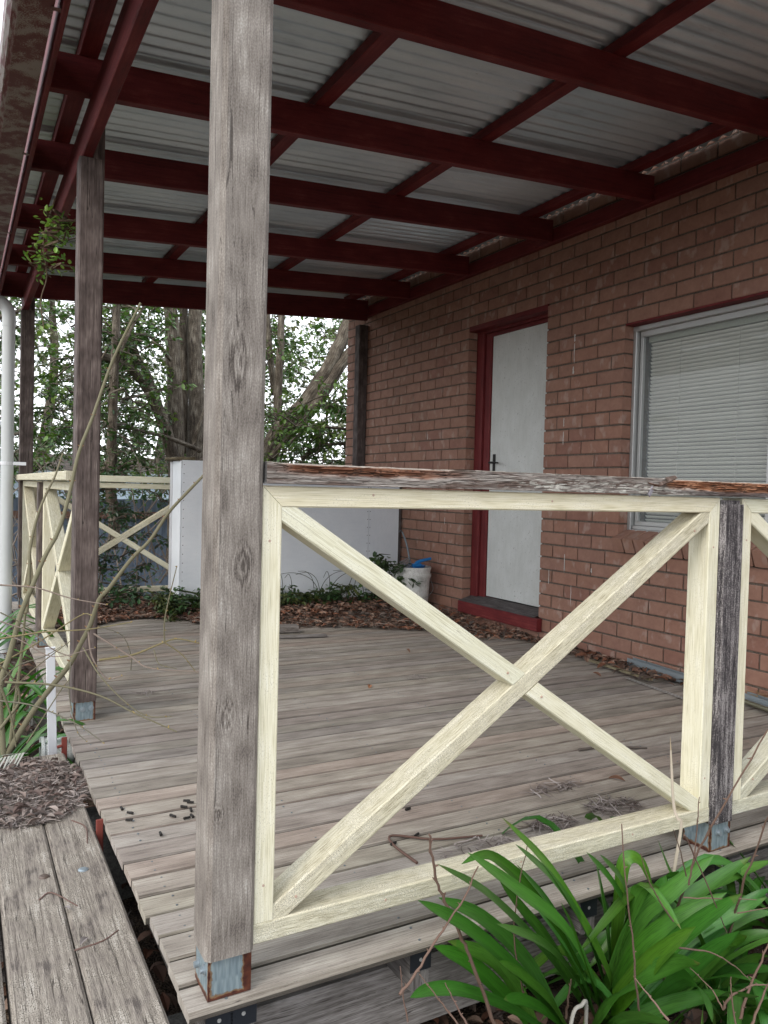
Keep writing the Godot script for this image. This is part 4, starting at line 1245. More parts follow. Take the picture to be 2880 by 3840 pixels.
func litter() -> void:
	var cols := [Color(0.20, 0.105, 0.07), Color(0.15, 0.085, 0.06), Color(0.26, 0.15, 0.105), Color(0.09, 0.06, 0.045), Color(0.30, 0.20, 0.15), Color(0.22, 0.09, 0.05), Color(0.12, 0.09, 0.075)]
	# the drift at the far end of the deck: deep by the cabinet, thin towards the front and along the bricks
	for kind in 3:
		var xf := []
		var cc := []
		for i in 2300:
			var x := rng.randf_range(0.15, 3.06)
			var edge := -4.3 + 0.9 * smoothstep(0.9, 2.2, x) + 0.16 * sin(x * 5.0 + 1.0)
			if x > 2.65:
				edge = -3.0 + rng.randf() * 0.3
			var z := lerpf(edge, -5.25, pow(rng.randf(), 1.25))
			if x > 1.08 and z < -4.57:
				z = -4.57 + rng.randf() * 0.5
			if x > 3.0 and z > -3.6:
				z -= 0.1
			var deep := smoothstep(edge + 0.1, edge - 0.55, z) * 0.06
			xf.append(Transform3D(turned(rng.randf_range(0.03, 0.072), 0.4), V(x, 0.008 + rng.randf() * deep + 0.006, z)))
			cc.append(cols[rng.randi() % cols.size()] * rng.randf_range(0.8, 1.5))
		for i in 110:
			var z := rng.randf_range(-2.9, -1.2)
			xf.append(Transform3D(turned(rng.randf_range(0.035, 0.075), 0.5), V(3.06 - pow(rng.randf(), 1.6) * (0.22 if z > -1.9 else 0.12), 0.012 + rng.randf() * 0.02, z)))
			cc.append(cols[rng.randi() % cols.size()] * rng.randf_range(0.7, 1.2))
		var o := scatter("leaf_litter", dry_leaf_mesh(kind), M["dry leaf"], xf, cc)
		tag(o, ["drift of dead brown leaves at the far end of the deck", "curled dead leaves mixed through the drift by the white cabinet", "broad dead leaves heaped before the white cabinet"][kind], "leaf litter")
	# on the soil, in the gap and under the deck
	var xf2 := []
	var cc2 := []
	for i in 2600:
		var x := rng.randf_range(-0.9, 2.2)
		var z := rng.randf_range(-3.2, 0.7)
		xf2.append(Transform3D(turned(rng.randf_range(0.04, 0.085), 0.5), V(x, ground_y(x, z) + 0.03 + rng.randf() * 0.03, z)))
		cc2.append(cols[rng.randi() % cols.size()] * rng.randf_range(0.35, 1.0))
	for i in 1200:
		var x := rng.randf_range(-1.6, 0.2)
		var z := rng.randf_range(-6.0, -1.6)
		xf2.append(Transform3D(turned(rng.randf_range(0.04, 0.085), 0.5), V(x, ground_y(x, z) + 0.03 + rng.randf() * 0.03, z)))
		cc2.append(cols[rng.randi() % cols.size()] * rng.randf_range(0.6, 1.2))
	tag(scatter("ground_litter", dry_leaf_mesh(9), M["dry leaf"], xf2, cc2), "dark dead leaves lying on the soil under the deck and walkway", "leaf litter")
	# a pelt of twigs through the drift
	var sm := MB.new()
	var o2 := put("twig_litter", strips(V(1.9, 0.03, -3.95), 420, Vector2(1.05, 0.6), 0.11, Color(0.1, 0.075, 0.06), Color(0.34, 0.29, 0.25), 0.075), M["matt"])
	stuff(tag(o2, "thin dry twigs strewn through the leaf drift", "twigs"))
	var o3 := put("twig_litter", strips(V(0.55, 0.02, -4.7), 240, Vector2(0.5, 0.4), 0.1, Color(0.08, 0.06, 0.05), Color(0.28, 0.23, 0.19), 0.07), M["matt"])
	stuff(tag(o3, "thin dry twigs before the far railing panel", "twigs"))
	# heap on the walkway
	var heap := put("debris_heap", strips(V(-0.235, -0.03, -1.36), 2600, Vector2(0.21, 0.31), 0.055, Color(0.08, 0.055, 0.046), Color(0.42, 0.36, 0.33), 0.04), M["matt"])
	stuff(tag(heap, "heap of shredded dry leaves on the end of the walkway", "leaf litter"))
	var hx := []
	var hc := []
	for i in 340:
		var a := rng.randf() * TAU
		var r := sqrt(rng.randf())
		hx.append(Transform3D(turned(rng.randf_range(0.018, 0.045), 0.4), V(-0.24 + cos(a) * r * 0.21, -0.024 + 0.038 * (1.0 - r * 0.8) * rng.randf_range(0.6, 1.0), -1.36 + sin(a) * r * 0.31)))
		hc.append([Color(0.24, 0.18, 0.155), Color(0.16, 0.11, 0.095), Color(0.34, 0.28, 0.25), Color(0.11, 0.08, 0.07)][rng.randi() % 4] * rng.randf_range(0.7, 1.2))
	tag(scatter("dead_leaves", dry_leaf_mesh(14), M["dry leaf"], hx, hc), "small curled dead leaves in the heap on the walkway", "leaf litter")
	var palm := MB.new()
	for k in 11:
		var p := V(-0.34 + k * 0.012, 0.02, -1.58 - 0.004 * k)
		var q := p + V(-0.03 + rng.randf_range(-0.01, 0.01), -0.035, 0.05)
		palm.flat(p, p + V(0.008, 0.0, 0.0), q + V(0.004, 0, 0), q, V(0, 0.8, 0.6), Vector2.ZERO, Vector2.ZERO, Vector2.ZERO, Vector2.ZERO, Color(0.42, 0.42, 0.38))
	tube(palm, smooth_path([V(-0.36, 0.012, -1.585), V(-0.28, 0.026, -1.6), V(-0.2, 0.012, -1.63)], 4), 0.002, 0.0015, 5, Color(0.3, 0.3, 0.25))
	scrap("dry_frond", "pale dry fern-like frond lying on the shredded leaf heap", "frond", palm.mesh(), "matt")
	for w in [[V(1.366, 0, -0.56), 70, Vector2(0.13, 0.035), "long flat tuft of dry strips on the boards behind the front railing"],
			[V(1.44, 0, -0.36), 150, Vector2(0.10, 0.06), "thick tangle of dry strips nearest the streaked short post"],
			[V(1.17, 0, -0.33), 120, Vector2(0.09, 0.05), "tangle of dry strips just behind the front bottom rail"],
			[V(0.86, 0, -0.30), 70, Vector2(0.13, 0.05), "loose grey strips beside a bent brown stem on the boards"],
			[V(1.735, 0, -2.09), 26, Vector2(0.05, 0.05), "small dark bunch of twigs alone in the middle of the boards"],
			[V(0.36, 0, -2.33), 26, Vector2(0.06, 0.03), "dark scrap of dead leaf strips on the boards right of the dark post"],
			[V(2.42, 0, -1.9), 16, Vector2(0.06, 0.02), "grey forked twig on the boards towards the brick wall"]]:
		scrap("strip_tangle", w[3], "dry strips", strips(w[0], w[1], w[2], 0.075, Color(0.1, 0.075, 0.065), Color(0.42, 0.37, 0.35), 0.022), "matt", "tangles of dry strips on the deck")
	scrap("bent_stem", "bent brown dry stem lying behind the front bottom rail", "stem", tube_mesh([V(0.66, 0.006, -0.30), V(0.655, 0.006, -0.42), V(0.68, 0.008, -0.47), V(0.78, 0.006, -0.40), V(0.92, 0.006, -0.36)], 0.0042, 0.003, 6, 4, Color(0.14, 0.085, 0.07)), "matt")
	scrap("dark_stick", "dark straight stick on the boards beside the cream stile", "stick", tube_mesh([V(1.72, 0.006, -0.82), V(1.85, 0.007, -0.80), V(1.99, 0.007, -0.72)], 0.0055, 0.0045, 7, 4, Color(0.12, 0.1, 0.09)), "matt")
	# single dead leaves on the boards
	var spots := [[V(1.05, 0.007, -2.75), 0.085, "orange dead leaf flat on the middle boards, the largest"], [V(1.42, 0.005, -2.02), 0.05, "small orange leaf scrap in the middle of the boards"],
		[V(2.72, 0.006, -1.75), 0.06, "curled brown leaf near the brick wall behind the front railing"], [V(0.93, 0.005, -2.62), 0.04, "tiny brown leaf beside the orange one"], [V(1.62, 0.006, -0.52), 0.06, "curled reddish leaf near the streaked short post"], [V(2.05, 0.006, -2.7), 0.055, "brown leaf standing on edge before the leaf drift"]]
	for s in spots:
		var o := put("dead_leaf", dry_leaf_mesh(20 + int(s[1] * 900), Color(0.34, 0.16, 0.08) if s[2].contains("orange") else Color(0.22, 0.115, 0.075)), M["dry leaf"])
		tag(o, s[2], "leaf", "single dead leaves on the deck")
		o.transform = Transform3D(turned(s[1], 0.25), s[0])
	# dark pellets left by some animal
	var pel := MB.new()
	tube(pel, smooth_path([V(-0.010, 0, 0), V(-0.006, 0.0008, 0), V(0.004, 0, 0.0006), V(0.011, 0, 0)], 3), 0.0044, 0.0036, 8, Color.WHITE, 0.12)
	var first: MeshInstance3D = null
	for p in [[0.018, -1.003, "pair"], [0.035, -0.958, "pair"], [0.023, -0.908, "pair"], [0.213, -0.977, "cluster"], [0.22, -0.96, "cluster"], [0.193, -0.934, "cluster"], [0.207, -0.903, "cluster"], [0.146, -0.882, "cluster"], [0.198, -0.857, "cluster"], [0.18, -0.849, "cluster"], [0.085, -0.774, "lone"], [0.75, -0.45, "rail"], [0.66, -0.43, "rail"], [0.82, -0.62, "rail"]]:
		var o: MeshInstance3D
		if first == null:
			first = put("pellet", pel.mesh(), M["dung"])
			o = first
		else:
			o = first.duplicate()
			o.name = numbered("pellet", self)
			add_child(o, true)
		o.position = V(p[0], 0.0046, p[1])
		o.rotation = V(0, rng.randf() * TAU, 0)
		var words := {"pair": "dark pellet among the three lying near the left edge of the deck boards", "cluster": "dark pellet in the cluster left of the corner post", "lone": "dark pellet alone on the boards left of the corner post", "rail": "dark pellet on the boards behind the front bottom rail"}
		tag(o, words[p[2]], "dropping", "dark pellets on the deck boards " + p[2])
	# scrap along the bricks
	var ch := PackedVector2Array([Vector2(-0.022, 0.0), Vector2(0.022, 0.0), Vector2(0.022, 0.045), Vector2(0.019, 0.045), Vector2(0.019, 0.003), Vector2(-0.019, 0.003), Vector2(-0.019, 0.045), Vector2(-0.022, 0.045)])
	for q in [[V(3.06, 0.014, -1.83), V(2.985, 0.014, -1.15), "grey steel channel lying against the bricks behind the stile"], [V(2.99, 0.014, -1.02), V(2.86, 0.014, -0.3), "grey steel channel by the bricks right of the streaked post"]]:
		var cm := MB.new()
		for part in [[Vector2(0, 0.0015), 0.044, 0.003], [Vector2(-0.0205, 0.024), 0.003, 0.042], [Vector2(0.0205, 0.024), 0.003, 0.042]]:
			var sh: Vector2 = part[0]
			var d: Vector3 = (q[1] - q[0]).normalized()
			var rr: Vector3 = d.cross(Vector3.UP)
			beam(cm, q[0] + rr * sh.x + Vector3.UP * sh.y, q[1] + rr * sh.x + Vector3.UP * sh.y, part[1], part[2], Vector3.UP, 0.0)
		scrap("steel_channel", q[2], "channel", cm.mesh(), "galvanised", "steel channels along the wall")
	scrap("split_batten", "split orange-brown batten lying among leaves by the bricks", "batten", beam_mesh(V(2.9, 0.022, -1.99), V(2.87, 0.02, -1.5), 0.03, 0.012, Vector3.UP, 0.002, Color(1.5, 0.95, 0.65)), "bearer wood")
	var pm := MB.new()
	for k in 22:
		block(pm, V(2.80 - 0.003 * k, 0.008, -1.62 + k * 0.022), V(2.806 - 0.003 * k, 0.0095, -1.60 + k * 0.022), 0.0)
		block(pm, V(2.82 - 0.003 * k, 0.008, -1.62 + k * 0.022), V(2.826 - 0.003 * k, 0.0095, -1.60 + k * 0.022), 0.0)
		block(pm, V(2.80 - 0.003 * k, 0.008, -1.62 + k * 0.022), V(2.826 - 0.003 * k, 0.0096, -1.612 + k * 0.022), 0.0)
	scrap("perforated_strip", "pale perforated metal strip on the boards beside the leaves", "strip", pm.mesh(), "aluminium")
	scrap("coir_tuft", "tuft of tan coir fibre at the foot of the bricks", "fibre", strips(V(3.02, 0.01, -0.98), 260, Vector2(0.05, 0.1), 0.06, Color(0.25, 0.15, 0.07), Color(0.5, 0.36, 0.2), 0.07), "matt")
	scrap("copper_tube", "dull brassy tube lying beside the steel channel", "tube", tube_mesh([V(2.93, 0.03, -1.0), V(2.83, 0.03, -0.45)], 0.011, 0.011, 10, 2, Color(0.6, 0.5, 0.32)), "galvanised")
	scrap("timber_offcut", "short weathered timber offcut lying before the leaf drift", "offcut", beam_mesh(V(1.42, 0.03, -3.62), V(1.66, 0.03, -3.56), 0.09, 0.045, Vector3.UP, 0.003, tint(0.8)), "bearer wood")
	scrap("timber_offcut", "thin flat lath beside the short timber offcut", "offcut", beam_mesh(V(1.4, 0.01, -3.42), V(1.78, 0.012, -3.34), 0.05, 0.012, Vector3.UP, 0.002, tint(0.9)), "bearer wood")
	scrap("jar_lid", "dark round lid flat on the far boards", "lid", tube_mesh([V(0.93, 0.001, -3.1), V(0.93, 0.009, -3.1)], 0.04, 0.038, 18, 2, Color(0.08, 0.08, 0.07)), "matt")
	# twigs lying on the walkway
	for w in [[V(-0.2, -0.026, -0.34), V(-0.14, -0.026, -0.35), V(-0.1, -0.026, -0.38), "dark straight twig across the joint between two sleepers"], [V(-0.25, -0.026, -0.6), V(-0.22, -0.024, -0.62), V(-0.17, -0.026, -0.53), "kinked twig with a dry leaf on the middle sleeper"], [V(-0.12, -0.026, -1.05), V(-0.09, -0.024, -0.98), V(-0.1, -0.026, -0.87), "thin curved twig on the sleeper beside the deck"]]:
		scrap("fallen_twig", w[3], "twig", tube_mesh([w[0], w[1], w[2]], 0.0022, 0.0014, 5, 4, Color(0.16, 0.1, 0.085)), "matt", "twigs lying on the walkway")
	for s in [[V(-0.178, -0.022, -0.36), 0.035, "pale silvery dead leaf under the twig on the sleepers"], [V(-0.197, -0.022, -0.52), 0.03, "small pale curled leaf in the joint of the sleepers"]]:
		var o := put("pale_leaf", dry_leaf_mesh(41, Color(0.24, 0.21, 0.2)), M["dry leaf"])
		tag(o, s[2], "leaf")
		o.transform = Transform3D(turned(s[1], 0.3), s[0])
	scrap("white_hose", "pale hose curving out of the soil under the strap leaves", "hose", tube_mesh([V(0.745, -0.34, 0.2), V(0.753, -0.2, 0.2), V(0.765, -0.132, 0.2), V(0.787, -0.123, 0.2), V(0.812, -0.135, 0.19), V(0.85, -0.3, 0.15)], 0.0045, 0.0045, 8, 4, Color(0.36, 0.34, 0.3)), "matt")


# ---------- plants

var leaf_parent: Node3D
var wood: MB
var limbs := []


func strap(p: Array, w: float, col: Color, face: Vector3) -> ArrayMesh:
	# a long leaf folded along its middle; p runs from its base to its tip
	var path := smooth_path(p, 5)
	var k := path.size()
	var mb := MB.new()
	var total := 0.0
	for i in range(1, k):
		total += path[i].distance_to(path[i - 1])
	var run := 0.0
	var L := []
	var C := []
	var R := []
	var N := []
	for i in k:
		if i:
			run += path[i].distance_to(path[i - 1])
		var f := run / total
		var t := (path[mini(i + 1, k - 1)] - path[maxi(i - 1, 0)]).normalized()
		var side := t.cross(face).normalized()
		var nn := side.cross(t).normalized()
		var ww := w * 0.5 * (0.62 + 0.38 * smoothstep(0.0, 0.4, f)) * pow(clampf(1.0 - pow(f, 7.0), 0.0, 1.0), 0.8)
		if i == k - 1:
			ww = 0.0004
		var fold := ww * (0.42 - 0.25 * f)
		C.append(path[i] - nn * fold * 0.5)
		L.append(path[i] + side * ww + nn * fold * 0.5)
		R.append(path[i] - side * ww + nn * fold * 0.5)
		N.append([nn, side])
	for i in k - 1:
		var f0 := float(i) / (k - 1)
		var worn := smoothstep(0.9, 1.0, f0) if int(col.g * 10000.0) % 3 == 0 else 0.0
		var base := col.lerp(Color(0.24, 0.17, 0.07), worn * 0.8).lerp(Color(col.r * 1.5, col.g * 1.35, col.b * 1.3), clampf(0.25 - f0, 0.0, 1.0))
		var mid := Color(base.r * 1.3, base.g * 1.22, base.b * 1.3)
		for q in [[L, 1.0], [R, -1.0]]:
			var e: Array = q[0]
			var s: float = q[1]
			var n0: Vector3 = (N[i][0] - N[i][1] * s * 0.3).normalized()
			var n1: Vector3 = (N[i + 1][0] - N[i + 1][1] * s * 0.3).normalized()
			var ue := 0.5 + 0.5 * s
			var f1 := float(i + 1) / (k - 1)
			mb.tri(C[i], e[i], e[i + 1], N[i][0], n0, n1, Vector2(0.5, f0), Vector2(ue, f0), Vector2(ue, f1), mid, base, base)
			mb.tri(C[i], e[i + 1], C[i + 1], N[i][0], n1, N[i + 1][0], Vector2(0.5, f0), Vector2(ue, f1), Vector2(0.5, f1), mid, base, mid)
	return mb.mesh()


func leaf_green() -> Color:
	var k := rng.randf_range(0.75, 1.25)
	return Color(0.062 * k * rng.randf_range(0.8, 1.3), 0.2 * k, 0.024 * k * rng.randf_range(0.8, 1.6))


func fa(p: Array, w: float) -> void:
	var jit := V(rng.randf_range(-0.35, 0.3), 0.75, rng.randf_range(0.35, 0.9)).normalized()
	put("leaf", strap(p, w * rng.randf_range(0.84, 1.02), leaf_green(), jit), M["agapanthus leaf"], leaf_parent)


func fb(p: Array, w: float) -> void:
	fa(p, w)


func fan(at: Vector3, n: int, lo: float, hi: float, w: float) -> void:
	for i in n:
		var a := rng.randf() * TAU
		var l := rng.randf_range(lo, hi)
		var d := V(cos(a), 0, sin(a))
		var rise := rng.randf_range(0.55, 1.05)
		var b := at + d * rng.randf_range(0.01, 0.06)
		var droop := rng.randf_range(0.0, 0.45)
		var p := [b, b + d * l * 0.18 + V(0, l * 0.42 * rise, 0), b + d * l * 0.5 + V(0, l * 0.68 * rise, 0), b + d * l * 0.86 + V(0, l * (0.66 - droop) * rise, 0)]
		put("leaf", strap(p, w * rng.randf_range(0.75, 1.15), leaf_green() * 0.9, (d * -0.4 + V(rng.randf_range(-0.3, 0.3), 1, rng.randf_range(-0.2, 0.5))).normalized()), M["agapanthus leaf"], leaf_parent)


func cane(p: Array, r: float) -> void:
	var k := rng.randf_range(0.8, 1.25)
	var col := Color(0.17 * k, 0.11 * k, 0.085 * k)
	var mb := MB.new()
	var path := smooth_path(p, 5)
	for i in range(1, path.size() - 1):
		path[i] += V(rng.randf_range(-1, 1), rng.randf_range(-1, 1), rng.randf_range(-1, 1)) * r * 0.5
	tube(mb, path, r, r * 0.45, 6, col, 0.1)
	# buds along it
	for i in range(2, path.size() - 1, 3):
		var d := V(rng.randf_range(-1, 1), rng.randf_range(0, 1), rng.randf_range(-1, 1)).normalized()
		tube(mb, PackedVector3Array([path[i], path[i] + d * r * 2.4]), r * 0.7, r * 0.2, 5, col * 1.1)
	put("stem", mb.mesh(), M["matt"], leaf_parent)


func bough(p: Array, r: float) -> void:
	var mb := MB.new()
	var path := smooth_path(p, 6)
	var k := rng.randf_range(0.9, 1.1)
	var col := Color(0.20, 0.185, 0.12) * k
	tube(mb, path, r * 0.88, r * 0.38, 9, col, 0.05)
	for i in range(4, path.size() - 1, 5):
		var rr := r * lerpf(1.0, 0.45, float(i) / path.size())
		for s in [-1.0, 1.0]:
			var d := V(s * 0.8, 0.5, rng.randf_range(-0.4, 0.6)).normalized()
			tube(mb, PackedVector3Array([path[i] + d * rr * 0.6, path[i] + d * rr * 1.8]), rr * 0.4, rr * 0.15, 5, Color(0.3, 0.18, 0.1))
	put("stem", mb.mesh(), M["matt"], leaf_parent)


func twig(p: Array, r: float) -> void:
	var mb := MB.new()
	var path := smooth_path(p, 5)
	tube(mb, path, r * 1.2, r * 0.6, 6, [Color(0.17, 0.155, 0.10), Color(0.22, 0.185, 0.1), Color(0.15, 0.14, 0.105), Color(0.24, 0.19, 0.16)][rng.randi() % 4])
	for i in range(3, path.size(), 4):
		var d := V(rng.randf_range(-1, 1), rng.randf_range(0, 1), rng.randf_range(-1, 1)).normalized()
		tube(mb, PackedVector3Array([path[i], path[i] + d * r * 3.0]), r * 0.9, r * 0.3, 5, Color(0.36, 0.26, 0.1))
	put("twig", mb.mesh(), M["matt"], leaf_parent)


func ta(p: Array, r0: float, r1: float) -> void:
	var path := smooth_path(p, 5)
	for i in range(1, path.size() - 1):
		path[i] += V(rng.randf_range(-1, 1), 0, rng.randf_range(-1, 1)) * r0 * 0.08
	tube(wood, path, r0, r1, 12, Color.WHITE, 0.06)
	limbs.append(path)


func tb(p: Array, r0: float, r1: float) -> void:
	ta(p, r0, r1)


func tc(p: Array, r0: float, r1: float) -> void:
	ta(p, r0, r1)


func tree_leaf() -> ArrayMesh:
	# one pointed leaf, 1 unit long, folded a little along the middle
	var mb := MB.new()
	var xs := [0.0, 0.2, 0.27, 0.2, 0.0]
	for s in [-1.0, 1.0]:
		for i in 4:
			var a := V(0, -0.05 * sin(PI * i / 4.0), i / 4.0)
			var b := V(0, -0.05 * sin(PI * (i + 1) / 4.0), (i + 1) / 4.0)
			var c := V(xs[i + 1] * s, 0.05 - 0.03 * i, (i + 1) / 4.0)
			var d := V(xs[i] * s, 0.05 - 0.03 * i, i / 4.0)
			mb.flat(a, b, c, d, V(-s * 0.25, 1, 0).normalized(), Vector2.ZERO, Vector2.ZERO, Vector2.ZERO, Vector2.ZERO, Color.WHITE)
	return mb.mesh()


func crown(parent: Node3D, seeds: Array, n: int, per: int, reach: float, size: float, tones: Array, sd: int, twig_col := Color(0.09, 0.075, 0.06), droop := 0.25) -> void:
	var keep := rng.state
	rng.seed = sd
	var tw := MB.new()
	var xf := []
	var cc := []
	for i in n:
		var from: Vector3 = seeds[rng.randi() % seeds.size()]
		var d := V(rng.randf_range(-1, 1), rng.randf_range(-0.35, 0.8), rng.randf_range(-1, 1)).normalized()
		var l := reach * rng.randf_range(0.4, 1.2)
		var p := [from, from + d * l * 0.4, from + d * l * 0.75 + V(rng.randf_range(-0.1, 0.1), -droop * 0.3 * l, rng.randf_range(-0.1, 0.1)), from + d * l + V(0, -droop * l, 0)]
		var path := smooth_path(p, 3)
		tube(tw, path, 0.008 * rng.randf_range(0.7, 1.6), 0.0025, 3, twig_col, 0.0, false)
		var tone: Color = tones[rng.randi() % tones.size()]
		for k in per:
			var f := 0.25 + 0.75 * float(k) / per
			var q := f * (path.size() - 1)
			var at: Vector3 = path[int(q)].lerp(path[mini(int(q) + 1, path.size() - 1)], q - int(q))
			at += V(rng.randf_range(-1, 1), rng.randf_range(-1, 0.6), rng.randf_range(-1, 1)) * 0.05
			var b := Basis.from_euler(V(rng.randf_range(-0.4, 1.1), rng.randf() * TAU, rng.randf_range(-0.8, 0.8))).scaled(Vector3.ONE * size * rng.randf_range(0.6, 1.25))
			xf.append(Transform3D(b, at))
			cc.append(tone * rng.randf_range(0.7, 1.3))
	stuff(put("twigs", tw.mesh(), M["matt"], parent))
	scatter("crown", tree_leaf(), M["tree leaf"], xf, cc, parent)
	rng.state = keep


func picks(from: Array, low: float, high: float, jitter: float) -> Array:
	var out := []
	for path in from:
		for p in path:
			if p.y > low and p.y < high:
				for k in 2:
					out.append(p + V(rng.randf_range(-1, 1), rng.randf_range(-1, 1), rng.randf_range(-1, 1)) * jitter)
	return out


func clear_of(from: Array, x0: float, x1: float) -> Array:
	return from.filter(func(p): return p.x < x0 or p.x > x1)


func cloud(lo: Vector3, hi: Vector3, n: int) -> Array:
	var out := []
	for i in n:
		out.append(V(rng.randf_range(lo.x, hi.x), rng.randf_range(lo.y, hi.y), rng.randf_range(lo.z, hi.z)))
	return out


func make_plants() -> void:
	var deep := [Color(0.045, 0.095, 0.028), Color(0.065, 0.13, 0.035), Color(0.04, 0.08, 0.028), Color(0.10, 0.17, 0.05)]
	var fresh := [Color(0.12, 0.21, 0.045), Color(0.08, 0.16, 0.04), Color(0.17, 0.25, 0.06), Color(0.06, 0.12, 0.03)]
	leaf_parent = thing("agapanthus_clump", "large clump of glossy green strap leaves before the front railing", "plant")
	fa([V(1.040,-0.277,0.070), V(0.948,-0.125,0.107), V(0.815,0.059,0.145), V(0.685,0.213,0.183), V(0.535,0.353,0.220)], 0.040)
	fa([V(0.994,-0.217,0.070), V(0.860,-0.010,0.133), V(0.700,0.174,0.197), V(0.539,0.314,0.260)], 0.040)
	fa([V(0.931,-0.260,0.070), V(0.725,-0.015,0.147), V(0.508,0.200,0.223), V(0.328,0.337,0.300)], 0.044)
	fa([V(0.988,-0.294,0.070), V(0.882,-0.127,0.137), V(0.726,0.070,0.205), V(0.533,0.233,0.272), V(0.366,0.367,0.340)], 0.044)
	fa([V(0.943,-0.231,0.070), V(0.823,-0.030,0.088), V(0.713,0.111,0.106), V(0.602,0.211,0.124), V(0.540,0.241,0.142), V(0.481,0.243,0.160)], 0.036)
	fa([V(0.849,-0.270,0.070), V(0.648,-0.038,0.167), V(0.433,0.171,0.263), V(0.252,0.317,0.360)], 0.044)
	fa([V(0.849,-0.260,0.070), V(0.729,-0.076,0.087), V(0.584,0.074,0.103), V(0.453,0.160,0.120)], 0.042)
	fa([V(0.958,-0.281,0.070), V(0.803,-0.086,0.160), V(0.629,0.085,0.250), V(0.435,0.221,0.340)], 0.036)
	fa([V(0.749,-0.238,0.070), V(0.689,-0.159,0.080), V(0.563,-0.028,0.090), V(0.458,0.045,0.100)], 0.042)
	fa([V(0.769,-0.244,0.070), V(0.705,-0.131,0.073), V(0.625,-0.038,0.077), V(0.506,0.033,0.080)], 0.040)
	fa([V(0.809,-0.270,0.070), V(0.635,-0.120,0.137), V(0.465,0.008,0.205), V(0.343,0.085,0.272), V(0.254,0.137,0.340)], 0.040)
	fa([V(0.870,-0.289,0.070), V(0.709,-0.130,0.167), V(0.565,-0.006,0.263), V(0.441,0.090,0.360)], 0.034)
	fa([V(0.870,-0.283,0.070), V(0.737,-0.124,0.147), V(0.597,0.012,0.223), V(0.475,0.118,0.300)], 0.036)
	fa([V(0.978,-0.258,0.070), V(0.860,-0.068,0.093), V(0.755,0.077,0.117), V(0.641,0.199,0.140)], 0.028)
	fa([V(0.967,-0.297,0.070), V(0.814,-0.087,0.173), V(0.668,0.076,0.277), V(0.486,0.265,0.380)], 0.030)
	fa([V(0.989,-0.304,0.070), V(0.838,-0.088,0.173), V(0.684,0.112,0.277), V(0.553,0.252,0.380)], 0.026)
	fa([V(0.909,-0.221,0.070), V(0.797,-0.047,0.073), V(0.714,0.052,0.077), V(0.645,0.132,0.080)], 0.034)
	fa([V(1.015,-0.179,0.070), V(1.022,-0.036,0.113), V(0.915,0.104,0.157), V(0.787,0.222,0.200)], 0.036)
	fa([V(1.008,-0.177,0.070), V(0.973,-0.051,0.087), V(0.930,0.072,0.103), V(0.892,0.158,0.120)], 0.042)
	fa([V(1.007,-0.212,0.070), V(1.008,-0.111,0.093), V(1.013,0.002,0.115), V(0.962,0.094,0.137), V(0.868,0.183,0.160)], 0.040)
	fa([V(1.017,-0.215,0.070), V(1.010,-0.045,0.116), V(0.994,0.064,0.162), V(0.979,0.101,0.208), V(0.979,0.085,0.254), V(0.980,0.052,0.300)], 0.042)
	fa([V(1.015,-0.179,0.070), V(1.021,-0.033,0.076), V(1.024,0.084,0.082), V(1.046,0.110,0.088), V(1.080,0.088,0.094), V(1.112,0.026,0.100)], 0.036)
	fa([V(1.087,-0.254,0.070), V(1.200,-0.111,0.083), V(1.202,-0.008,0.095), V(1.146,0.091,0.107), V(1.103,0.155,0.120)], 0.034)
	fa([V(0.988,-0.225,0.070), V(1.019,-0.032,0.133), V(1.060,0.069,0.197), V(1.134,0.170,0.260)], 0.046)
	fa([V(1.017,-0.215,0.070), V(1.087,-0.080,0.100), V(1.266,0.001,0.130), V(1.413,0.065,0.160)], 0.042)
	fa([V(1.045,-0.187,0.070), V(1.222,-0.057,0.080), V(1.431,-0.020,0.090), V(1.593,-0.008,0.100)], 0.040)
	fa([V(1.009,-0.256,0.070), V(1.008,-0.092,0.147), V(1.051,0.016,0.223), V(1.131,0.100,0.300)], 0.044)
	fa([V(1.040,-0.295,0.070), V(1.026,-0.127,0.167), V(1.061,0.017,0.263), V(1.101,0.133,0.360)], 0.048)
	fa([V(0.983,-0.313,0.070), V(0.907,-0.155,0.193), V(0.877,0.020,0.317), V(0.851,0.162,0.440)], 0.048)
	fa([V(1.067,-0.355,0.070), V(1.040,-0.207,0.180), V(1.046,-0.047,0.290), V(1.042,0.084,0.400)], 0.046)
	fa([V(0.945,-0.316,0.070), V(0.885,-0.174,0.172), V(0.878,-0.047,0.275), V(0.870,0.050,0.377), V(0.817,0.120,0.480)], 0.044)
	fa([V(0.970,-0.345,0.070), V(0.927,-0.228,0.178), V(0.987,-0.127,0.285), V(1.010,-0.051,0.393), V(0.972,0.021,0.500)], 0.044)
	fa([V(1.018,-0.353,0.070), V(1.015,-0.232,0.160), V(1.017,-0.108,0.250), V(0.962,-0.032,0.340), V(0.893,0.009,0.430), V(0.805,0.034,0.520)], 0.046)
	fa([V(0.984,-0.335,0.070), V(0.911,-0.187,0.213), V(0.816,-0.064,0.357), V(0.712,0.051,0.500)], 0.040)
	fa([V(1.088,-0.273,0.070), V(1.231,-0.129,0.120), V(1.350,-0.063,0.170), V(1.396,-0.012,0.220)], 0.042)
	fa([V(1.044,-0.168,0.070), V(1.087,-0.019,0.107), V(1.116,0.063,0.143), V(1.112,0.100,0.180)], 0.034)
	fa([V(1.090,-0.310,0.070), V(1.153,-0.236,0.103), V(1.321,-0.114,0.135), V(1.420,-0.043,0.167), V(1.454,-0.009,0.200)], 0.042)
	fa([V(1.169,-0.357,0.070), V(1.230,-0.207,0.147), V(1.248,-0.093,0.223), V(1.209,-0.022,0.300)], 0.036)
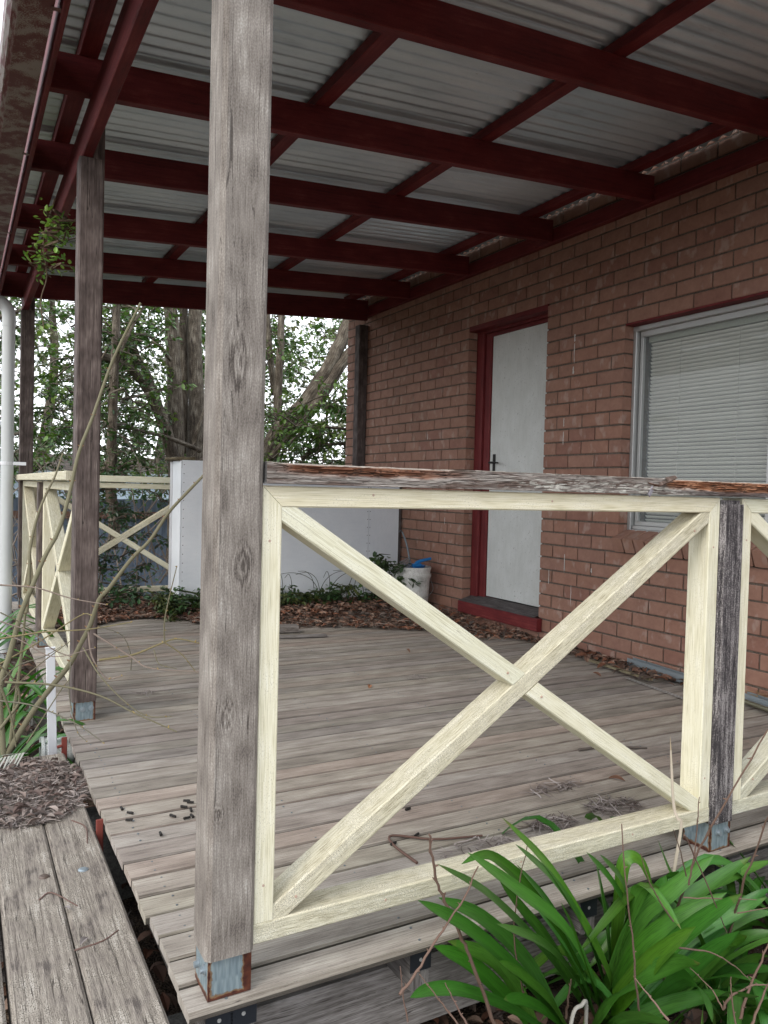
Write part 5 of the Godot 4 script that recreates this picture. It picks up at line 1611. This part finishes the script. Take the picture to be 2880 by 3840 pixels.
	fa([V(1.036,-0.202,0.070), V(1.103,-0.063,0.093), V(1.175,0.016,0.117), V(1.216,0.058,0.140)], 0.036)
	fb([V(1.247,-0.320,0.070), V(1.323,-0.164,0.113), V(1.392,-0.095,0.157), V(1.458,-0.074,0.200)], 0.040)
	fb([V(1.303,-0.337,0.070), V(1.353,-0.195,0.127), V(1.369,-0.128,0.183), V(1.412,-0.095,0.240)], 0.040)
	fb([V(1.276,-0.360,0.070), V(1.313,-0.241,0.147), V(1.318,-0.177,0.223), V(1.327,-0.137,0.300)], 0.044)
	fb([V(1.362,-0.402,0.070), V(1.415,-0.282,0.113), V(1.458,-0.223,0.157), V(1.466,-0.197,0.200)], 0.036)
	fb([V(1.307,-0.423,0.070), V(1.267,-0.289,0.163), V(1.247,-0.198,0.257), V(1.254,-0.128,0.350)], 0.044)
	fb([V(1.336,-0.445,0.070), V(1.264,-0.292,0.187), V(1.209,-0.190,0.303), V(1.150,-0.114,0.420)], 0.042)
	fb([V(1.516,-0.502,0.070), V(1.313,-0.276,0.255), V(1.108,-0.065,0.440)], 0.040)
	fb([V(1.473,-0.492,0.070), V(1.216,-0.262,0.235), V(0.955,-0.049,0.400)], 0.036)
	fb([V(1.395,-0.467,0.070), V(1.213,-0.249,0.265), V(1.034,-0.072,0.460)], 0.036)
	fb([V(1.364,-0.434,0.070), V(1.268,-0.259,0.195), V(1.183,-0.129,0.320)], 0.040)
	fan(V(1.15, -0.36, 0.08), 9, 0.4, 0.66, 0.03)
	fan(V(1.4, -0.36, 0.14), 26, 0.42, 0.7, 0.032)
	fan(V(1.7, -0.36, 0.16), 20, 0.4, 0.66, 0.032)
	fan(V(1.02, -0.36, 0.2), 8, 0.25, 0.42, 0.028)
	leaf_parent = thing("dead_strap_leaf", "pale dead strap leaf hanging over the front bottom rail", "leaf")
	put("leaf", strap([V(1.19, -0.12, 0.09), V(1.205, 0.02, 0.085), V(1.235, 0.15, 0.08), V(1.226, 0.17, 0.075), V(1.225, 0.21, 0.06), V(1.24, 0.37, 0.03)], 0.010, Color(0.4, 0.36, 0.27), V(-0.2, 0.3, 0.9)), M["dry leaf"], leaf_parent)
	leaf_parent = thing("bare_canes", "thin bare reddish-brown canes rising through the strap leaves", "shrub")
	cane([V(1.167,-0.252,0.100), V(1.133,-0.071,0.148), V(1.101,0.042,0.196), V(1.104,0.186,0.244), V(1.130,0.314,0.292), V(1.198,0.483,0.340)], 0.0042)
	cane([V(1.360,-0.320,0.100), V(1.357,-0.116,0.150), V(1.322,0.014,0.200), V(1.305,0.151,0.250), V(1.290,0.279,0.300)], 0.0040)
	cane([V(0.858,-0.098,0.300), V(0.798,0.016,0.340), V(0.741,0.143,0.380), V(0.678,0.262,0.420), V(0.617,0.419,0.460)], 0.0024)
	cane([V(1.045,-0.126,0.400), V(1.097,-0.035,0.400), V(1.150,0.039,0.400)], 0.0036)
	cane([V(0.902,0.063,0.360), V(0.984,0.038,0.373), V(1.037,0.006,0.387), V(1.087,-0.038,0.400)], 0.0020)
	cane([V(0.712,0.053,0.500), V(0.708,0.073,0.460), V(0.709,0.087,0.420)], 0.0022)
	cane([V(0.954,0.076,0.300), V(0.887,0.151,0.313), V(0.840,0.208,0.327), V(0.801,0.276,0.340)], 0.0020)
	cane([V(1.052,0.133,0.250), V(0.994,0.224,0.275), V(0.943,0.283,0.300)], 0.0016)
	cane([V(1.062,0.110,0.250), V(1.053,0.176,0.267), V(1.042,0.260,0.283), V(1.024,0.341,0.300)], 0.0022)
	cane([V(0.931,0.289,0.340), V(0.982,0.227,0.327), V(1.076,0.091,0.313), V(1.137,0.003,0.300)], 0.0020)
	cane([V(1.045,0.084,0.250), V(1.098,0.093,0.300), V(1.168,0.098,0.350)], 0.0017)
	cane([V(1.239,0.000,0.250), V(1.306,0.024,0.300)], 0.0018)
	cane([V(0.970,-0.053,0.420), V(0.977,-0.020,0.433), V(1.030,-0.004,0.447), V(1.076,-0.010,0.460)], 0.0030)
	cane([V(0.971,-0.065,0.450), V(0.954,-0.006,0.450), V(0.951,0.038,0.450)], 0.0020)
	cane([V(1.021,-0.086,0.450), V(1.055,-0.036,0.450), V(1.089,0.008,0.450)], 0.0030)
	cane([V(0.970,-0.053,0.420), V(0.971,-0.029,0.390), V(0.935,0.013,0.360)], 0.0018)
	cane([V(0.549,-0.093,0.200), V(0.496,0.017,0.214), V(0.451,0.108,0.229), V(0.412,0.174,0.243), V(0.370,0.248,0.257), V(0.342,0.310,0.271), V(0.322,0.356,0.286), V(0.309,0.395,0.300)], 0.0042)
	cane([V(0.227,0.156,0.350), V(0.267,0.177,0.337), V(0.319,0.218,0.325), V(0.381,0.270,0.312), V(0.420,0.313,0.300)], 0.0028)
	cane([V(0.384,0.024,0.300), V(0.339,0.086,0.300), V(0.297,0.143,0.300)], 0.0020)
	cane([V(0.404,0.018,0.300), V(0.374,0.071,0.300), V(0.353,0.111,0.300)], 0.0020)
	cane([V(0.275,0.063,0.300), V(0.263,0.120,0.300), V(0.256,0.169,0.300)], 0.0016)
	cane([V(0.790,-0.183,0.150), V(0.772,-0.115,0.175), V(0.754,-0.054,0.200)], 0.0030)
	cane([V(0.714,-0.160,0.100), V(0.684,-0.107,0.125), V(0.634,0.037,0.150), V(0.617,0.149,0.175), V(0.619,0.270,0.200)], 0.0022)
	leaf_parent = thing("bare_shrub", "leafless olive-stemmed shrub leaning over the left deck edge", "shrub")
	bough([V(-0.275,-0.017,-1.750), V(-0.290,0.229,-1.736), V(-0.257,0.374,-1.723), V(-0.223,0.520,-1.709), V(-0.190,0.613,-1.695), V(-0.150,0.725,-1.682), V(-0.104,0.825,-1.668), V(-0.070,0.958,-1.655), V(-0.040,1.118,-1.641), V(0.007,1.260,-1.627), V(0.073,1.474,-1.614), V(0.167,1.696,-1.600)], 0.0125)
	bough([V(-0.263,-0.019,-1.750), V(-0.181,0.131,-1.731), V(-0.110,0.236,-1.712), V(-0.057,0.310,-1.692), V(-0.016,0.399,-1.673), V(0.012,0.468,-1.654), V(0.039,0.564,-1.635), V(0.074,0.613,-1.615), V(0.147,0.720,-1.596), V(0.214,0.796,-1.577), V(0.275,0.899,-1.558), V(0.336,0.975,-1.538), V(0.405,1.056,-1.519), V(0.447,1.122,-1.500)], 0.0125)
	bough([V(-0.202,0.513,-1.750), V(-0.195,0.633,-1.750), V(-0.193,0.754,-1.750), V(-0.170,0.874,-1.750), V(-0.140,0.962,-1.750), V(-0.110,1.030,-1.750), V(-0.083,1.119,-1.750)], 0.0080)
	bough([V(-0.248,0.005,-1.800), V(-0.238,0.136,-1.788), V(-0.217,0.341,-1.775), V(-0.207,0.491,-1.763), V(-0.203,0.546,-1.750)], 0.0090)
	bough([V(-0.290,0.093,-1.700), V(-0.257,0.148,-1.675), V(-0.230,0.204,-1.650), V(-0.244,0.276,-1.625), V(-0.297,0.351,-1.600)], 0.0070)
	twig([V(-0.296,0.626,-1.700), V(-0.183,0.620,-1.633), V(-0.069,0.585,-1.567), V(0.043,0.566,-1.500)], 0.0028)
	twig([V(-0.298,0.446,-1.600), V(-0.157,0.467,-1.567), V(-0.011,0.473,-1.533), V(0.132,0.496,-1.500)], 0.0028)
	twig([V(-0.009,0.461,-1.550), V(-0.000,0.375,-1.517), V(0.045,0.300,-1.483), V(0.094,0.310,-1.450)], 0.0034)
	twig([V(0.002,0.462,-1.500), V(0.121,0.382,-1.433), V(0.177,0.349,-1.367), V(0.338,0.336,-1.300)], 0.0030)
	twig([V(0.022,0.364,-1.500), V(0.136,0.379,-1.475), V(0.225,0.416,-1.450), V(0.284,0.437,-1.425), V(0.364,0.419,-1.400)], 0.0036)
	twig([V(0.238,0.428,-1.420), V(0.235,0.507,-1.413), V(0.251,0.605,-1.407), V(0.273,0.710,-1.400)], 0.0028)
	twig([V(0.238,0.428,-1.420), V(0.301,0.379,-1.410), V(0.353,0.310,-1.400)], 0.0024)
	twig([V(-0.280,0.289,-1.600), V(-0.132,0.288,-1.500), V(0.008,0.260,-1.400), V(0.111,0.212,-1.300), V(0.234,0.159,-1.200)], 0.0036)
	twig([V(-0.062,0.343,-1.600), V(-0.075,0.249,-1.533), V(-0.057,0.130,-1.467), V(-0.031,0.101,-1.400)], 0.0024)
	twig([V(-0.026,0.403,-1.550), V(0.017,0.320,-1.462), V(0.088,0.239,-1.375), V(0.150,0.201,-1.288), V(0.215,0.214,-1.200)], 0.0026)
	twig([V(-0.294,0.492,-1.700), V(-0.196,0.453,-1.667), V(-0.120,0.388,-1.633), V(-0.062,0.363,-1.600)], 0.0024)
	twig([V(-0.288,0.314,-1.800), V(-0.175,0.399,-1.700), V(-0.034,0.513,-1.600), V(-0.005,0.530,-1.500)], 0.0028)
	twig([V(-0.275,0.178,-1.800), V(-0.185,0.300,-1.700), V(-0.063,0.423,-1.600)], 0.0026)
	twig([V(-0.294,0.453,-1.700), V(-0.227,0.428,-1.633), V(-0.126,0.375,-1.567), V(0.009,0.410,-1.500)], 0.0022)
	twig([V(0.135,0.318,-1.500), V(0.134,0.374,-1.500), V(0.101,0.449,-1.500), V(0.020,0.487,-1.500)], 0.0020)
	twig([V(0.200,0.404,-1.420), V(0.212,0.358,-1.385), V(0.267,0.342,-1.350)], 0.0018)
	twig([V(-0.301,0.305,-1.500), V(-0.267,0.196,-1.500), V(-0.249,0.083,-1.500)], 0.0040)
	twig([V(-0.296,0.224,-1.600), V(-0.191,0.227,-1.467), V(-0.075,0.188,-1.333), V(-0.004,0.152,-1.200)], 0.0026)
	twig([V(-0.286,0.270,-1.700), V(-0.236,0.331,-1.667), V(-0.150,0.364,-1.633), V(-0.093,0.405,-1.600)], 0.0022)
	twig([V(-0.215,0.090,-1.500), V(-0.114,0.254,-1.500), V(-0.079,0.302,-1.500)], 0.0022)
	twig([V(-0.299,0.540,-1.600), V(-0.230,0.498,-1.600), V(-0.160,0.442,-1.600)], 0.0020)
	for c in [[V(-0.33, -0.38, -2.15), 22, 0.4, 0.62, 0.03, "strap-leaved clump behind the end of the walkway"], [V(-0.28, -0.38, -2.9), 30, 0.5, 0.8, 0.026, "strap-leaved clump beside the left side railing"], [V(-0.62, -0.38, -2.5), 24, 0.5, 0.8, 0.03, "strap-leaved clump at the left, farther from the deck"], [V(-0.45, -0.38, -4.0), 26, 0.6, 0.9, 0.028, "strap-leaved clump below the downpipe"]]:
		leaf_parent = thing("agapanthus_clump", c[5], "plant", "strap-leaved clumps along the left side")
		fan(c[0], c[1], c[2], c[3], c[4])
	# grass blades low at the front
	var gr := MB.new()
	for i in 150:
		var b := V(rng.randf_range(0.55, 2.2), -0.36, rng.randf_range(0.15, 0.6))
		var d := V(rng.randf_range(-1, 1), 0, rng.randf_range(-1, 1)) * 0.06
		var h := rng.randf_range(0.06, 0.2)
		var t := b + d + V(0, h, 0)
		var s := V(0.003, 0, 0.002)
		var m := b + d * 0.3 + V(0, h * 0.6, 0)
		var col := Color(0.1, 0.19, 0.035) * rng.randf_range(0.6, 1.3)
		gr.flat(b - s, b + s, m + s * 0.8, m - s * 0.8, V(0, 0.5, 0.85), Vector2.ZERO, Vector2.ZERO, Vector2.ZERO, Vector2.ZERO, col)
		gr.tri(m - s * 0.8, m + s * 0.8, t, V(0, 0.6, 0.8), V(0, 0.6, 0.8), V(0, 0.6, 0.8), Vector2.ZERO, Vector2.ZERO, Vector2.ZERO, col, col, col)
	var go := put("grass", gr.mesh(), M["tree leaf"])
	tag(stuff(go), "short green grass blades around the front strap leaves", "grass")
	# creeper along the foot of the cabinet and over the bucket
	var cr := thing("creeper", "small-leaved green creeper sprawling along the foot of the white cabinet", "creeper")
	var seeds := cloud(V(1.2, 0.02, -4.56), V(2.9, 0.16, -4.3), 60) + cloud(V(0.95, 0.02, -4.6), V(1.25, 0.15, -4.3), 24)
	crown(cr, seeds, 150, 22, 0.17, 0.045, [Color(0.04, 0.085, 0.025), Color(0.06, 0.12, 0.04), Color(0.03, 0.06, 0.022), Color(0.09, 0.11, 0.03)], 71, Color(0.05, 0.06, 0.03), 0.3)
	var tend := MB.new()
	for k in 16:
		var b := V(rng.randf_range(1.3, 2.8), 0.08, rng.randf_range(-4.5, -4.35))
		var d := rng.randf_range(-0.35, 0.35)
		tube(tend, smooth_path([b, b + V(d * 0.3, 0.17, 0.03), b + V(d * 0.8, 0.24, 0.04), b + V(d * 1.4, 0.2 + rng.randf_range(-0.06, 0.08), 0.05)], 5), 0.003, 0.0018, 5, Color(0.05, 0.06, 0.035))
	put("tendrils", tend.mesh(), M["matt"], cr)
	var ct := thing("creeper", "creeper sprays climbing over the left rim of the white bucket", "creeper")
	crown(ct, cloud(V(2.55, 0.25, -4.25), V(2.84, 0.46, -4.0), 16), 22, 14, 0.13, 0.05, [Color(0.045, 0.085, 0.03), Color(0.07, 0.12, 0.04)], 73, Color(0.05, 0.06, 0.03), 0.25)
	var cf := thing("creeper", "green creeper climbing through the far railing panel", "creeper")
	crown(cf, cloud(V(0.45, 0.05, -5.75), V(1.15, 1.2, -5.45), 60) + cloud(V(0.4, 0.02, -5.2), V(1.0, 0.12, -4.85), 30), 120, 14, 0.22, 0.05, [Color(0.04, 0.09, 0.035), Color(0.055, 0.12, 0.05), Color(0.03, 0.06, 0.03)], 75, Color(0.1, 0.08, 0.065), 0.4)
	var hv := thing("hanging_vine", "leafy green vine hanging from the roof edge beside the dark brown post", "vine")
	crown(hv, cloud(V(-0.06, 1.95, -2.62), V(0.02, 2.26, -2.5), 12), 22, 10, 0.08, 0.032, [Color(0.2, 0.36, 0.07), Color(0.14, 0.27, 0.06), Color(0.27, 0.42, 0.1)], 77, Color(0.14, 0.1, 0.07), 0.6)
	put("stem", tube_mesh([V(-0.04, 2.36, -2.6), V(-0.09, 2.15, -2.58), V(-0.075, 1.98, -2.56), V(-0.1, 1.86, -2.55), V(-0.09, 1.72, -2.5)], 0.004, 0.0025, 6, 5, Color(0.14, 0.1, 0.07)), M["matt"], hv)
	# trees behind
	var t1 := thing("many_stemmed_tree", "large tree of several grey-brown stems rising behind the white cabinet", "tree")
	wood = MB.new()
	limbs = []
	ta([V(1.907,-0.064,-8.000), V(1.910,1.071,-8.033), V(1.893,1.589,-8.067), V(1.852,2.525,-8.100), V(1.816,3.171,-8.133), V(1.761,3.972,-8.167), V(1.673,4.921,-8.200)], 0.115, 0.060)
	ta([V(2.146,-0.081,-8.100), V(2.149,1.077,-8.133), V(2.159,1.906,-8.167), V(2.135,2.733,-8.200), V(2.141,3.234,-8.233), V(2.155,4.397,-8.267), V(2.212,5.407,-8.300)], 0.115, 0.065)
	ta([V(2.053,1.409,-8.300), V(2.043,2.410,-8.333), V(2.033,3.411,-8.367), V(2.062,4.087,-8.400)], 0.060, 0.045)
	ta([V(1.825,1.323,-7.900), V(1.669,1.751,-7.800), V(1.489,2.069,-7.700), V(1.288,2.281,-7.600), V(0.985,2.385,-7.500), V(0.645,2.392,-7.400)], 0.080, 0.035)
	ta([V(1.724,1.698,-7.900), V(1.518,2.241,-7.850), V(1.353,2.495,-7.800), V(1.249,2.869,-7.750), V(1.115,3.437,-7.700)], 0.050, 0.030)
	ta([V(2.062,1.420,-7.600), V(1.804,1.494,-7.450), V(1.500,1.560,-7.300), V(1.213,1.593,-7.150), V(0.969,1.625,-7.000)], 0.030, 0.012)
	ta([V(1.749,2.475,-7.800), V(1.593,2.593,-7.667), V(1.443,2.676,-7.533), V(1.244,2.660,-7.400)], 0.025, 0.012)
	ta([V(1.754,2.163,-7.800), V(1.396,2.015,-7.533), V(1.064,1.905,-7.267), V(0.655,1.741,-7.000)], 0.022, 0.010)
	ta([V(2.009,1.452,-7.700), V(2.044,1.641,-7.667), V(2.095,1.831,-7.633), V(2.176,2.085,-7.600)], 0.030, 0.020)
	put("trunk", wood.mesh(), M["bark"], t1)
	crown(t1, clear_of(picks(limbs.slice(3), 0.8, 6.0, 0.35), 1.35, 2.5) + picks(limbs, 3.4, 6.0, 0.5) + cloud(V(-0.8, 0.8, -9.8), V(2.8, 3.8, -8.6), 150), 620, 20, 0.6, 0.066, deep + fresh, 81, Color(0.13, 0.11, 0.09))
	var t2 := thing("leaning_tree", "tree with a thick limb leaning right towards the brick wall", "tree")
	wood = MB.new()
	limbs = []
	tb([V(2.836,0.765,-7.800), V(2.952,1.368,-7.771), V(3.144,1.777,-7.743), V(3.379,2.026,-7.714), V(3.687,2.489,-7.686), V(3.924,3.023,-7.657), V(4.088,3.553,-7.629), V(4.287,4.266,-7.600)], 0.140, 0.060)
	tb([V(3.199,1.744,-7.700), V(3.498,2.029,-7.650), V(3.798,2.490,-7.600), V(3.992,2.809,-7.550), V(4.267,3.107,-7.500)], 0.090, 0.050)
	tb([V(3.130,1.921,-7.900), V(3.135,2.462,-7.900), V(3.155,3.139,-7.900), V(3.157,3.812,-7.900)], 0.060, 0.035)
	tb([V(2.849,1.355,-7.400), V(3.097,1.666,-7.267), V(3.315,1.751,-7.133), V(3.677,1.734,-7.000)], 0.035, 0.015)
	tb([V(3.200,2.226,-8.200), V(3.112,2.842,-8.200), V(3.060,3.524,-8.200)], 0.050, 0.030)
	tb([V(3.263,1.372,-7.400), V(3.415,1.506,-7.267), V(3.566,1.557,-7.133), V(3.790,1.547,-7.000)], 0.030, 0.012)
	put("trunk", wood.mesh(), M["bark"], t2)
	crown(t2, picks(limbs.slice(3), 1.4, 5.0, 0.3) + cloud(V(2.5, 0.8, -10.2), V(5.4, 3.6, -8.7), 170), 560, 20, 0.6, 0.066, fresh, 83, Color(0.13, 0.11, 0.09))
	var t3 := thing("slender_tree", "slender pale-stemmed young tree close behind the far railing", "tree")
	wood = MB.new()
	limbs = []
	tc([V(0.900,0.910,-6.600), V(0.904,1.464,-6.600), V(0.914,2.097,-6.600), V(0.935,2.754,-6.600), V(0.954,3.149,-6.600)], 0.055, 0.030)
	tc([V(0.914,2.097,-6.600), V(0.986,2.362,-6.567), V(1.127,2.688,-6.533), V(1.322,3.052,-6.500)], 0.020, 0.010)
	tc([V(0.727,0.775,-6.600), V(0.760,1.038,-6.600), V(0.833,1.145,-6.600), V(0.894,1.306,-6.600)], 0.030, 0.020)
	tc([V(0.921,0.353,-6.600), V(0.943,0.619,-6.600), V(0.900,0.910,-6.600)], 0.055, 0.055)
	put("trunk", wood.mesh(), M["bark"], t3).mesh = wood.mesh()
	crown(t3, picks(limbs, 0.9, 3.5, 0.25), 80, 11, 0.45, 0.06, deep, 85, Color(0.16, 0.13, 0.1))
	var t4 := thing("spreading_tree", "dark leafy tree spreading behind the left side railing", "tree")
	wood = MB.new()
	limbs = []
	ta([V(-2.6, -0.7, -9.5), V(-2.5, 0.8, -9.4), V(-2.2, 2.2, -9.2), V(-2.0, 4.0, -9.0)], 0.16, 0.07)
	ta([V(-2.5, 0.9, -9.4), V(-1.6, 1.9, -8.9), V(-0.7, 2.5, -8.4), V(0.2, 2.9, -8.0)], 0.07, 0.02)
	ta([V(-2.3, 1.8, -9.2), V(-1.5, 2.8, -9.0), V(-0.6, 3.2, -8.8)], 0.05, 0.02)
	ta([V(-2.5, 0.7, -9.4), V(-1.6, 1.2, -9.0), V(-0.6, 1.3, -8.6), V(0.3, 1.6, -8.3)], 0.05, 0.015)
	put("trunk", wood.mesh(), M["bark"], t4)
	crown(t4, picks(limbs, 0.9, 5.0, 0.45) + cloud(V(-3.2, 0.6, -10.0), V(0.4, 3.8, -7.6), 190), 640, 20, 0.6, 0.064, deep + fresh, 87)
	for b in [[V(-1.5, -0.6, -12.5), V(1.6, 1.9, -10.5), 170, deep, "dense green bush behind the metal fence, left part", 91], [V(1.8, -0.6, -12.5), V(5.0, 2.0, -10.6), 170, fresh, "lighter green bush behind the metal fence, right part", 93], [V(-5.5, -0.6, -12.0), V(-1.6, 2.6, -9.5), 200, deep, "dark bush beyond the downpipe at the far left", 95]]:
		var bush := thing("tall_bush", b[4], "bush", "bushes behind the metal fence")
		wood = MB.new()
		limbs = []
		var lo: Vector3 = b[0]
		var hi: Vector3 = b[1]
		for k in 5:
			var x := lerpf(lo.x, hi.x, 0.2 + 0.15 * k)
			ta([V(x, -0.8, (lo.z + hi.z) / 2), V(x + rng.randf_range(-0.2, 0.2), 0.6, (lo.z + hi.z) / 2), V(x + rng.randf_range(-0.5, 0.5), hi.y * 0.8, (lo.z + hi.z) / 2)], 0.04, 0.015)
		put("trunk", wood.mesh(), M["bark"], bush)
		crown(bush, cloud(lo, hi, 220), b[2], 17, 0.6, 0.085, b[3], b[5])
	# a far belt of trees, each with its own crown, that closes most of the sky
	for k in 7:
		var cx := -9.0 + k * 3.4
		var far := thing("distant_tree", ["pale grey-green tree far behind the dark spreading tree", "pale tree far beyond the left railing", "pale tree far behind the slender young tree", "pale tree far behind the many-stemmed tree", "pale tree far behind the leaning limb", "pale tree far behind the end of the brick wall", "pale tree far off, hidden mostly by the brick house"][k], "tree", "pale trees far beyond the fence")
		wood = MB.new()
		limbs = []
		var cz := -20.0 - (k % 3) * 2.0
		ta([V(cx, -1.0, cz), V(cx + 0.2, 1.5, cz), V(cx + 0.5, 4.0, cz), V(cx + 0.3, 7.0, cz)], 0.2, 0.06)
		put("trunk", wood.mesh(), M["bark"], far)
		crown(far, cloud(V(cx - 2.2, 0.0, cz - 1.6), V(cx + 2.2, 6.6, cz + 1.6), 160), 330, 14, 1.3, 0.19, [Color(0.13, 0.16, 0.09), Color(0.17, 0.19, 0.11), Color(0.10, 0.13, 0.075), Color(0.2, 0.19, 0.13)], 200 + k, Color(0.18, 0.15, 0.13))
	# leafless undergrowth tangled behind the far railing
	var tangle := thing("bare_undergrowth", "tangle of leafless grey twigs behind the far railing", "shrub")
	var tg := MB.new()
	for i in 130:
		var b := V(rng.randf_range(-0.9, 1.6), -0.5 + rng.randf() * 0.9, rng.randf_range(-7.0, -5.6))
		var d := V(rng.randf_range(-0.8, 0.8), rng.randf_range(0.2, 1.3), rng.randf_range(-0.4, 0.4))
		tube(tg, smooth_path([b, b + d * 0.4 + V(rng.randf_range(-0.08, 0.08), 0, 0), b + d * 0.8, b + d * 1.1 + V(rng.randf_range(-0.2, 0.2), -0.1, 0)], 3), rng.randf_range(0.003, 0.011), 0.002, 4, Color(0.24, 0.2, 0.17) * rng.randf_range(0.5, 1.25))
	stuff(put("twigs", tg.mesh(), M["matt"], tangle))


func make_fence() -> void:
	var f := thing("metal_fence", "grey-blue ribbed metal fence with a brown rail beyond the far railing", "fence")
	for k in 14:
		var mb := MB.new()
		var x0 := -5.0 + k * 0.76
		var prof := [Vector2(0.0, 0.0), Vector2(0.15, 0.0), Vector2(0.17, 0.03), Vector2(0.22, 0.03), Vector2(0.24, 0.0), Vector2(0.38, 0.0), Vector2(0.4, 0.03), Vector2(0.45, 0.03), Vector2(0.47, 0.0), Vector2(0.62, 0.0), Vector2(0.64, 0.03), Vector2(0.69, 0.03), Vector2(0.71, 0.0), Vector2(0.76, 0.0)]
		for i in prof.size() - 1:
			var a := V(x0 + prof[i].x, -0.75, -9.5 + prof[i].y)
			var b := V(x0 + prof[i + 1].x, -0.75, -9.5 + prof[i + 1].y)
			var e: Vector2 = prof[i + 1] - prof[i]
			for s in [0.0, -0.002]:
				var o := V(0, 0, s)
				mb.flat(a + o, b + o, b + o + V(0, 1.55, 0), a + o + V(0, 1.55, 0), V(-e.y, 0, e.x).normalized() * (1.0 if s == 0.0 else -1.0), Vector2(a.x, 0), Vector2(b.x, 0), Vector2(b.x, 1.55), Vector2(a.x, 1.55), tint(1.0, 0.03))
		put("sheet", mb.mesh(), M["fence metal"], f)
	put("rail", block_mesh(V(-5.0, 0.535, -9.46), V(5.64, 0.63, -9.42), 0.004, Color(0.95, 0.6, 0.48)), M["bearer wood"], f)
	for x in [-2.4, 0.0, 2.4]:
		put("post", block_mesh(V(x - 0.04, -0.9, -9.58), V(x + 0.04, 0.8, -9.505), 0.003, grey(0.8)), M["fence metal"], f)
	# a pale shed showing over the fence
	var s := thing("pale_shed", "pale blue-white shed side showing between the fence and the far rail", "shed")
	for k in 16:
		put("cladding_board", block_mesh(V(-1.6, -0.7 + k * 0.115, -13.64), V(4.4, -0.595 + k * 0.115 + 0.007, -13.6 - 0.001 * (k % 2)), 0.003), plain("shed paint", rgb(206, 222, 236), 0.6) if not M.has("shed paint") else M["shed paint"], s)
	put("wall", block_mesh(V(-1.6, -0.8, -16.0), V(4.4, 1.13, -13.645), 0.0), M["shed paint"], s)
	put("roof", block_mesh(V(-1.8, 1.131, -16.2), V(4.6, 1.2, -13.4), 0.004, grey(0.6)), M["sheet metal"], s)
	put("corner_strip", block_mesh(V(1.35, -0.7, -13.599), V(1.42, 1.12, -13.58), 0.002, Color(0.25, 0.35, 0.9)), M["shed paint"], s)


func _ready() -> void:
	rng.seed = 20
	cam = Camera3D.new()
	cam.name = "camera"
	cam.position = V(-0.438, 1.0084, 1.4581)
	cam.rotation = V(-0.0277, -0.5034, 0.0259)
	cam.fov = 66.8
	cam.near = 0.02
	cam.far = 400.0
	add_child(cam)
	cam.current = true
	var sky := ProceduralSkyMaterial.new()
	sky.sky_top_color = rgb(214, 222, 233)
	sky.sky_horizon_color = rgb(246, 249, 252)
	sky.sky_curve = 0.25
	sky.ground_bottom_color = rgb(70, 66, 58)
	sky.ground_horizon_color = rgb(110, 108, 100)
	sky.ground_curve = 0.05
	sky.sky_energy_multiplier = 1.15
	var env := Environment.new()
	env.background_mode = Environment.BG_SKY
	env.sky = Sky.new()
	env.sky.sky_material = sky
	env.tonemap_mode = Environment.TONE_MAPPER_LINEAR
	env.tonemap_exposure = 2.1
	env.sdfgi_enabled = true
	env.ssao_enabled = true
	env.ssil_enabled = true
	var we := WorldEnvironment.new()
	we.name = "world_environment"
	we.environment = env
	add_child(we)
	var sun := DirectionalLight3D.new()
	sun.name = "sun"
	sun.light_energy = 0.3
	sun.light_angular_distance = 25.0
	sun.light_color = Color(1.0, 0.98, 0.95)
	sun.shadow_enabled = true
	sun.rotation = V(deg_to_rad(-40), deg_to_rad(-66), 0)
	add_child(sun)
	make_surfaces()
	make_ground()
	make_house()
	make_deck()
	make_posts()
	make_railings()
	make_roof()
	make_fence()
	make_walkway()
	make_cabinet()
	make_plants()
	litter()
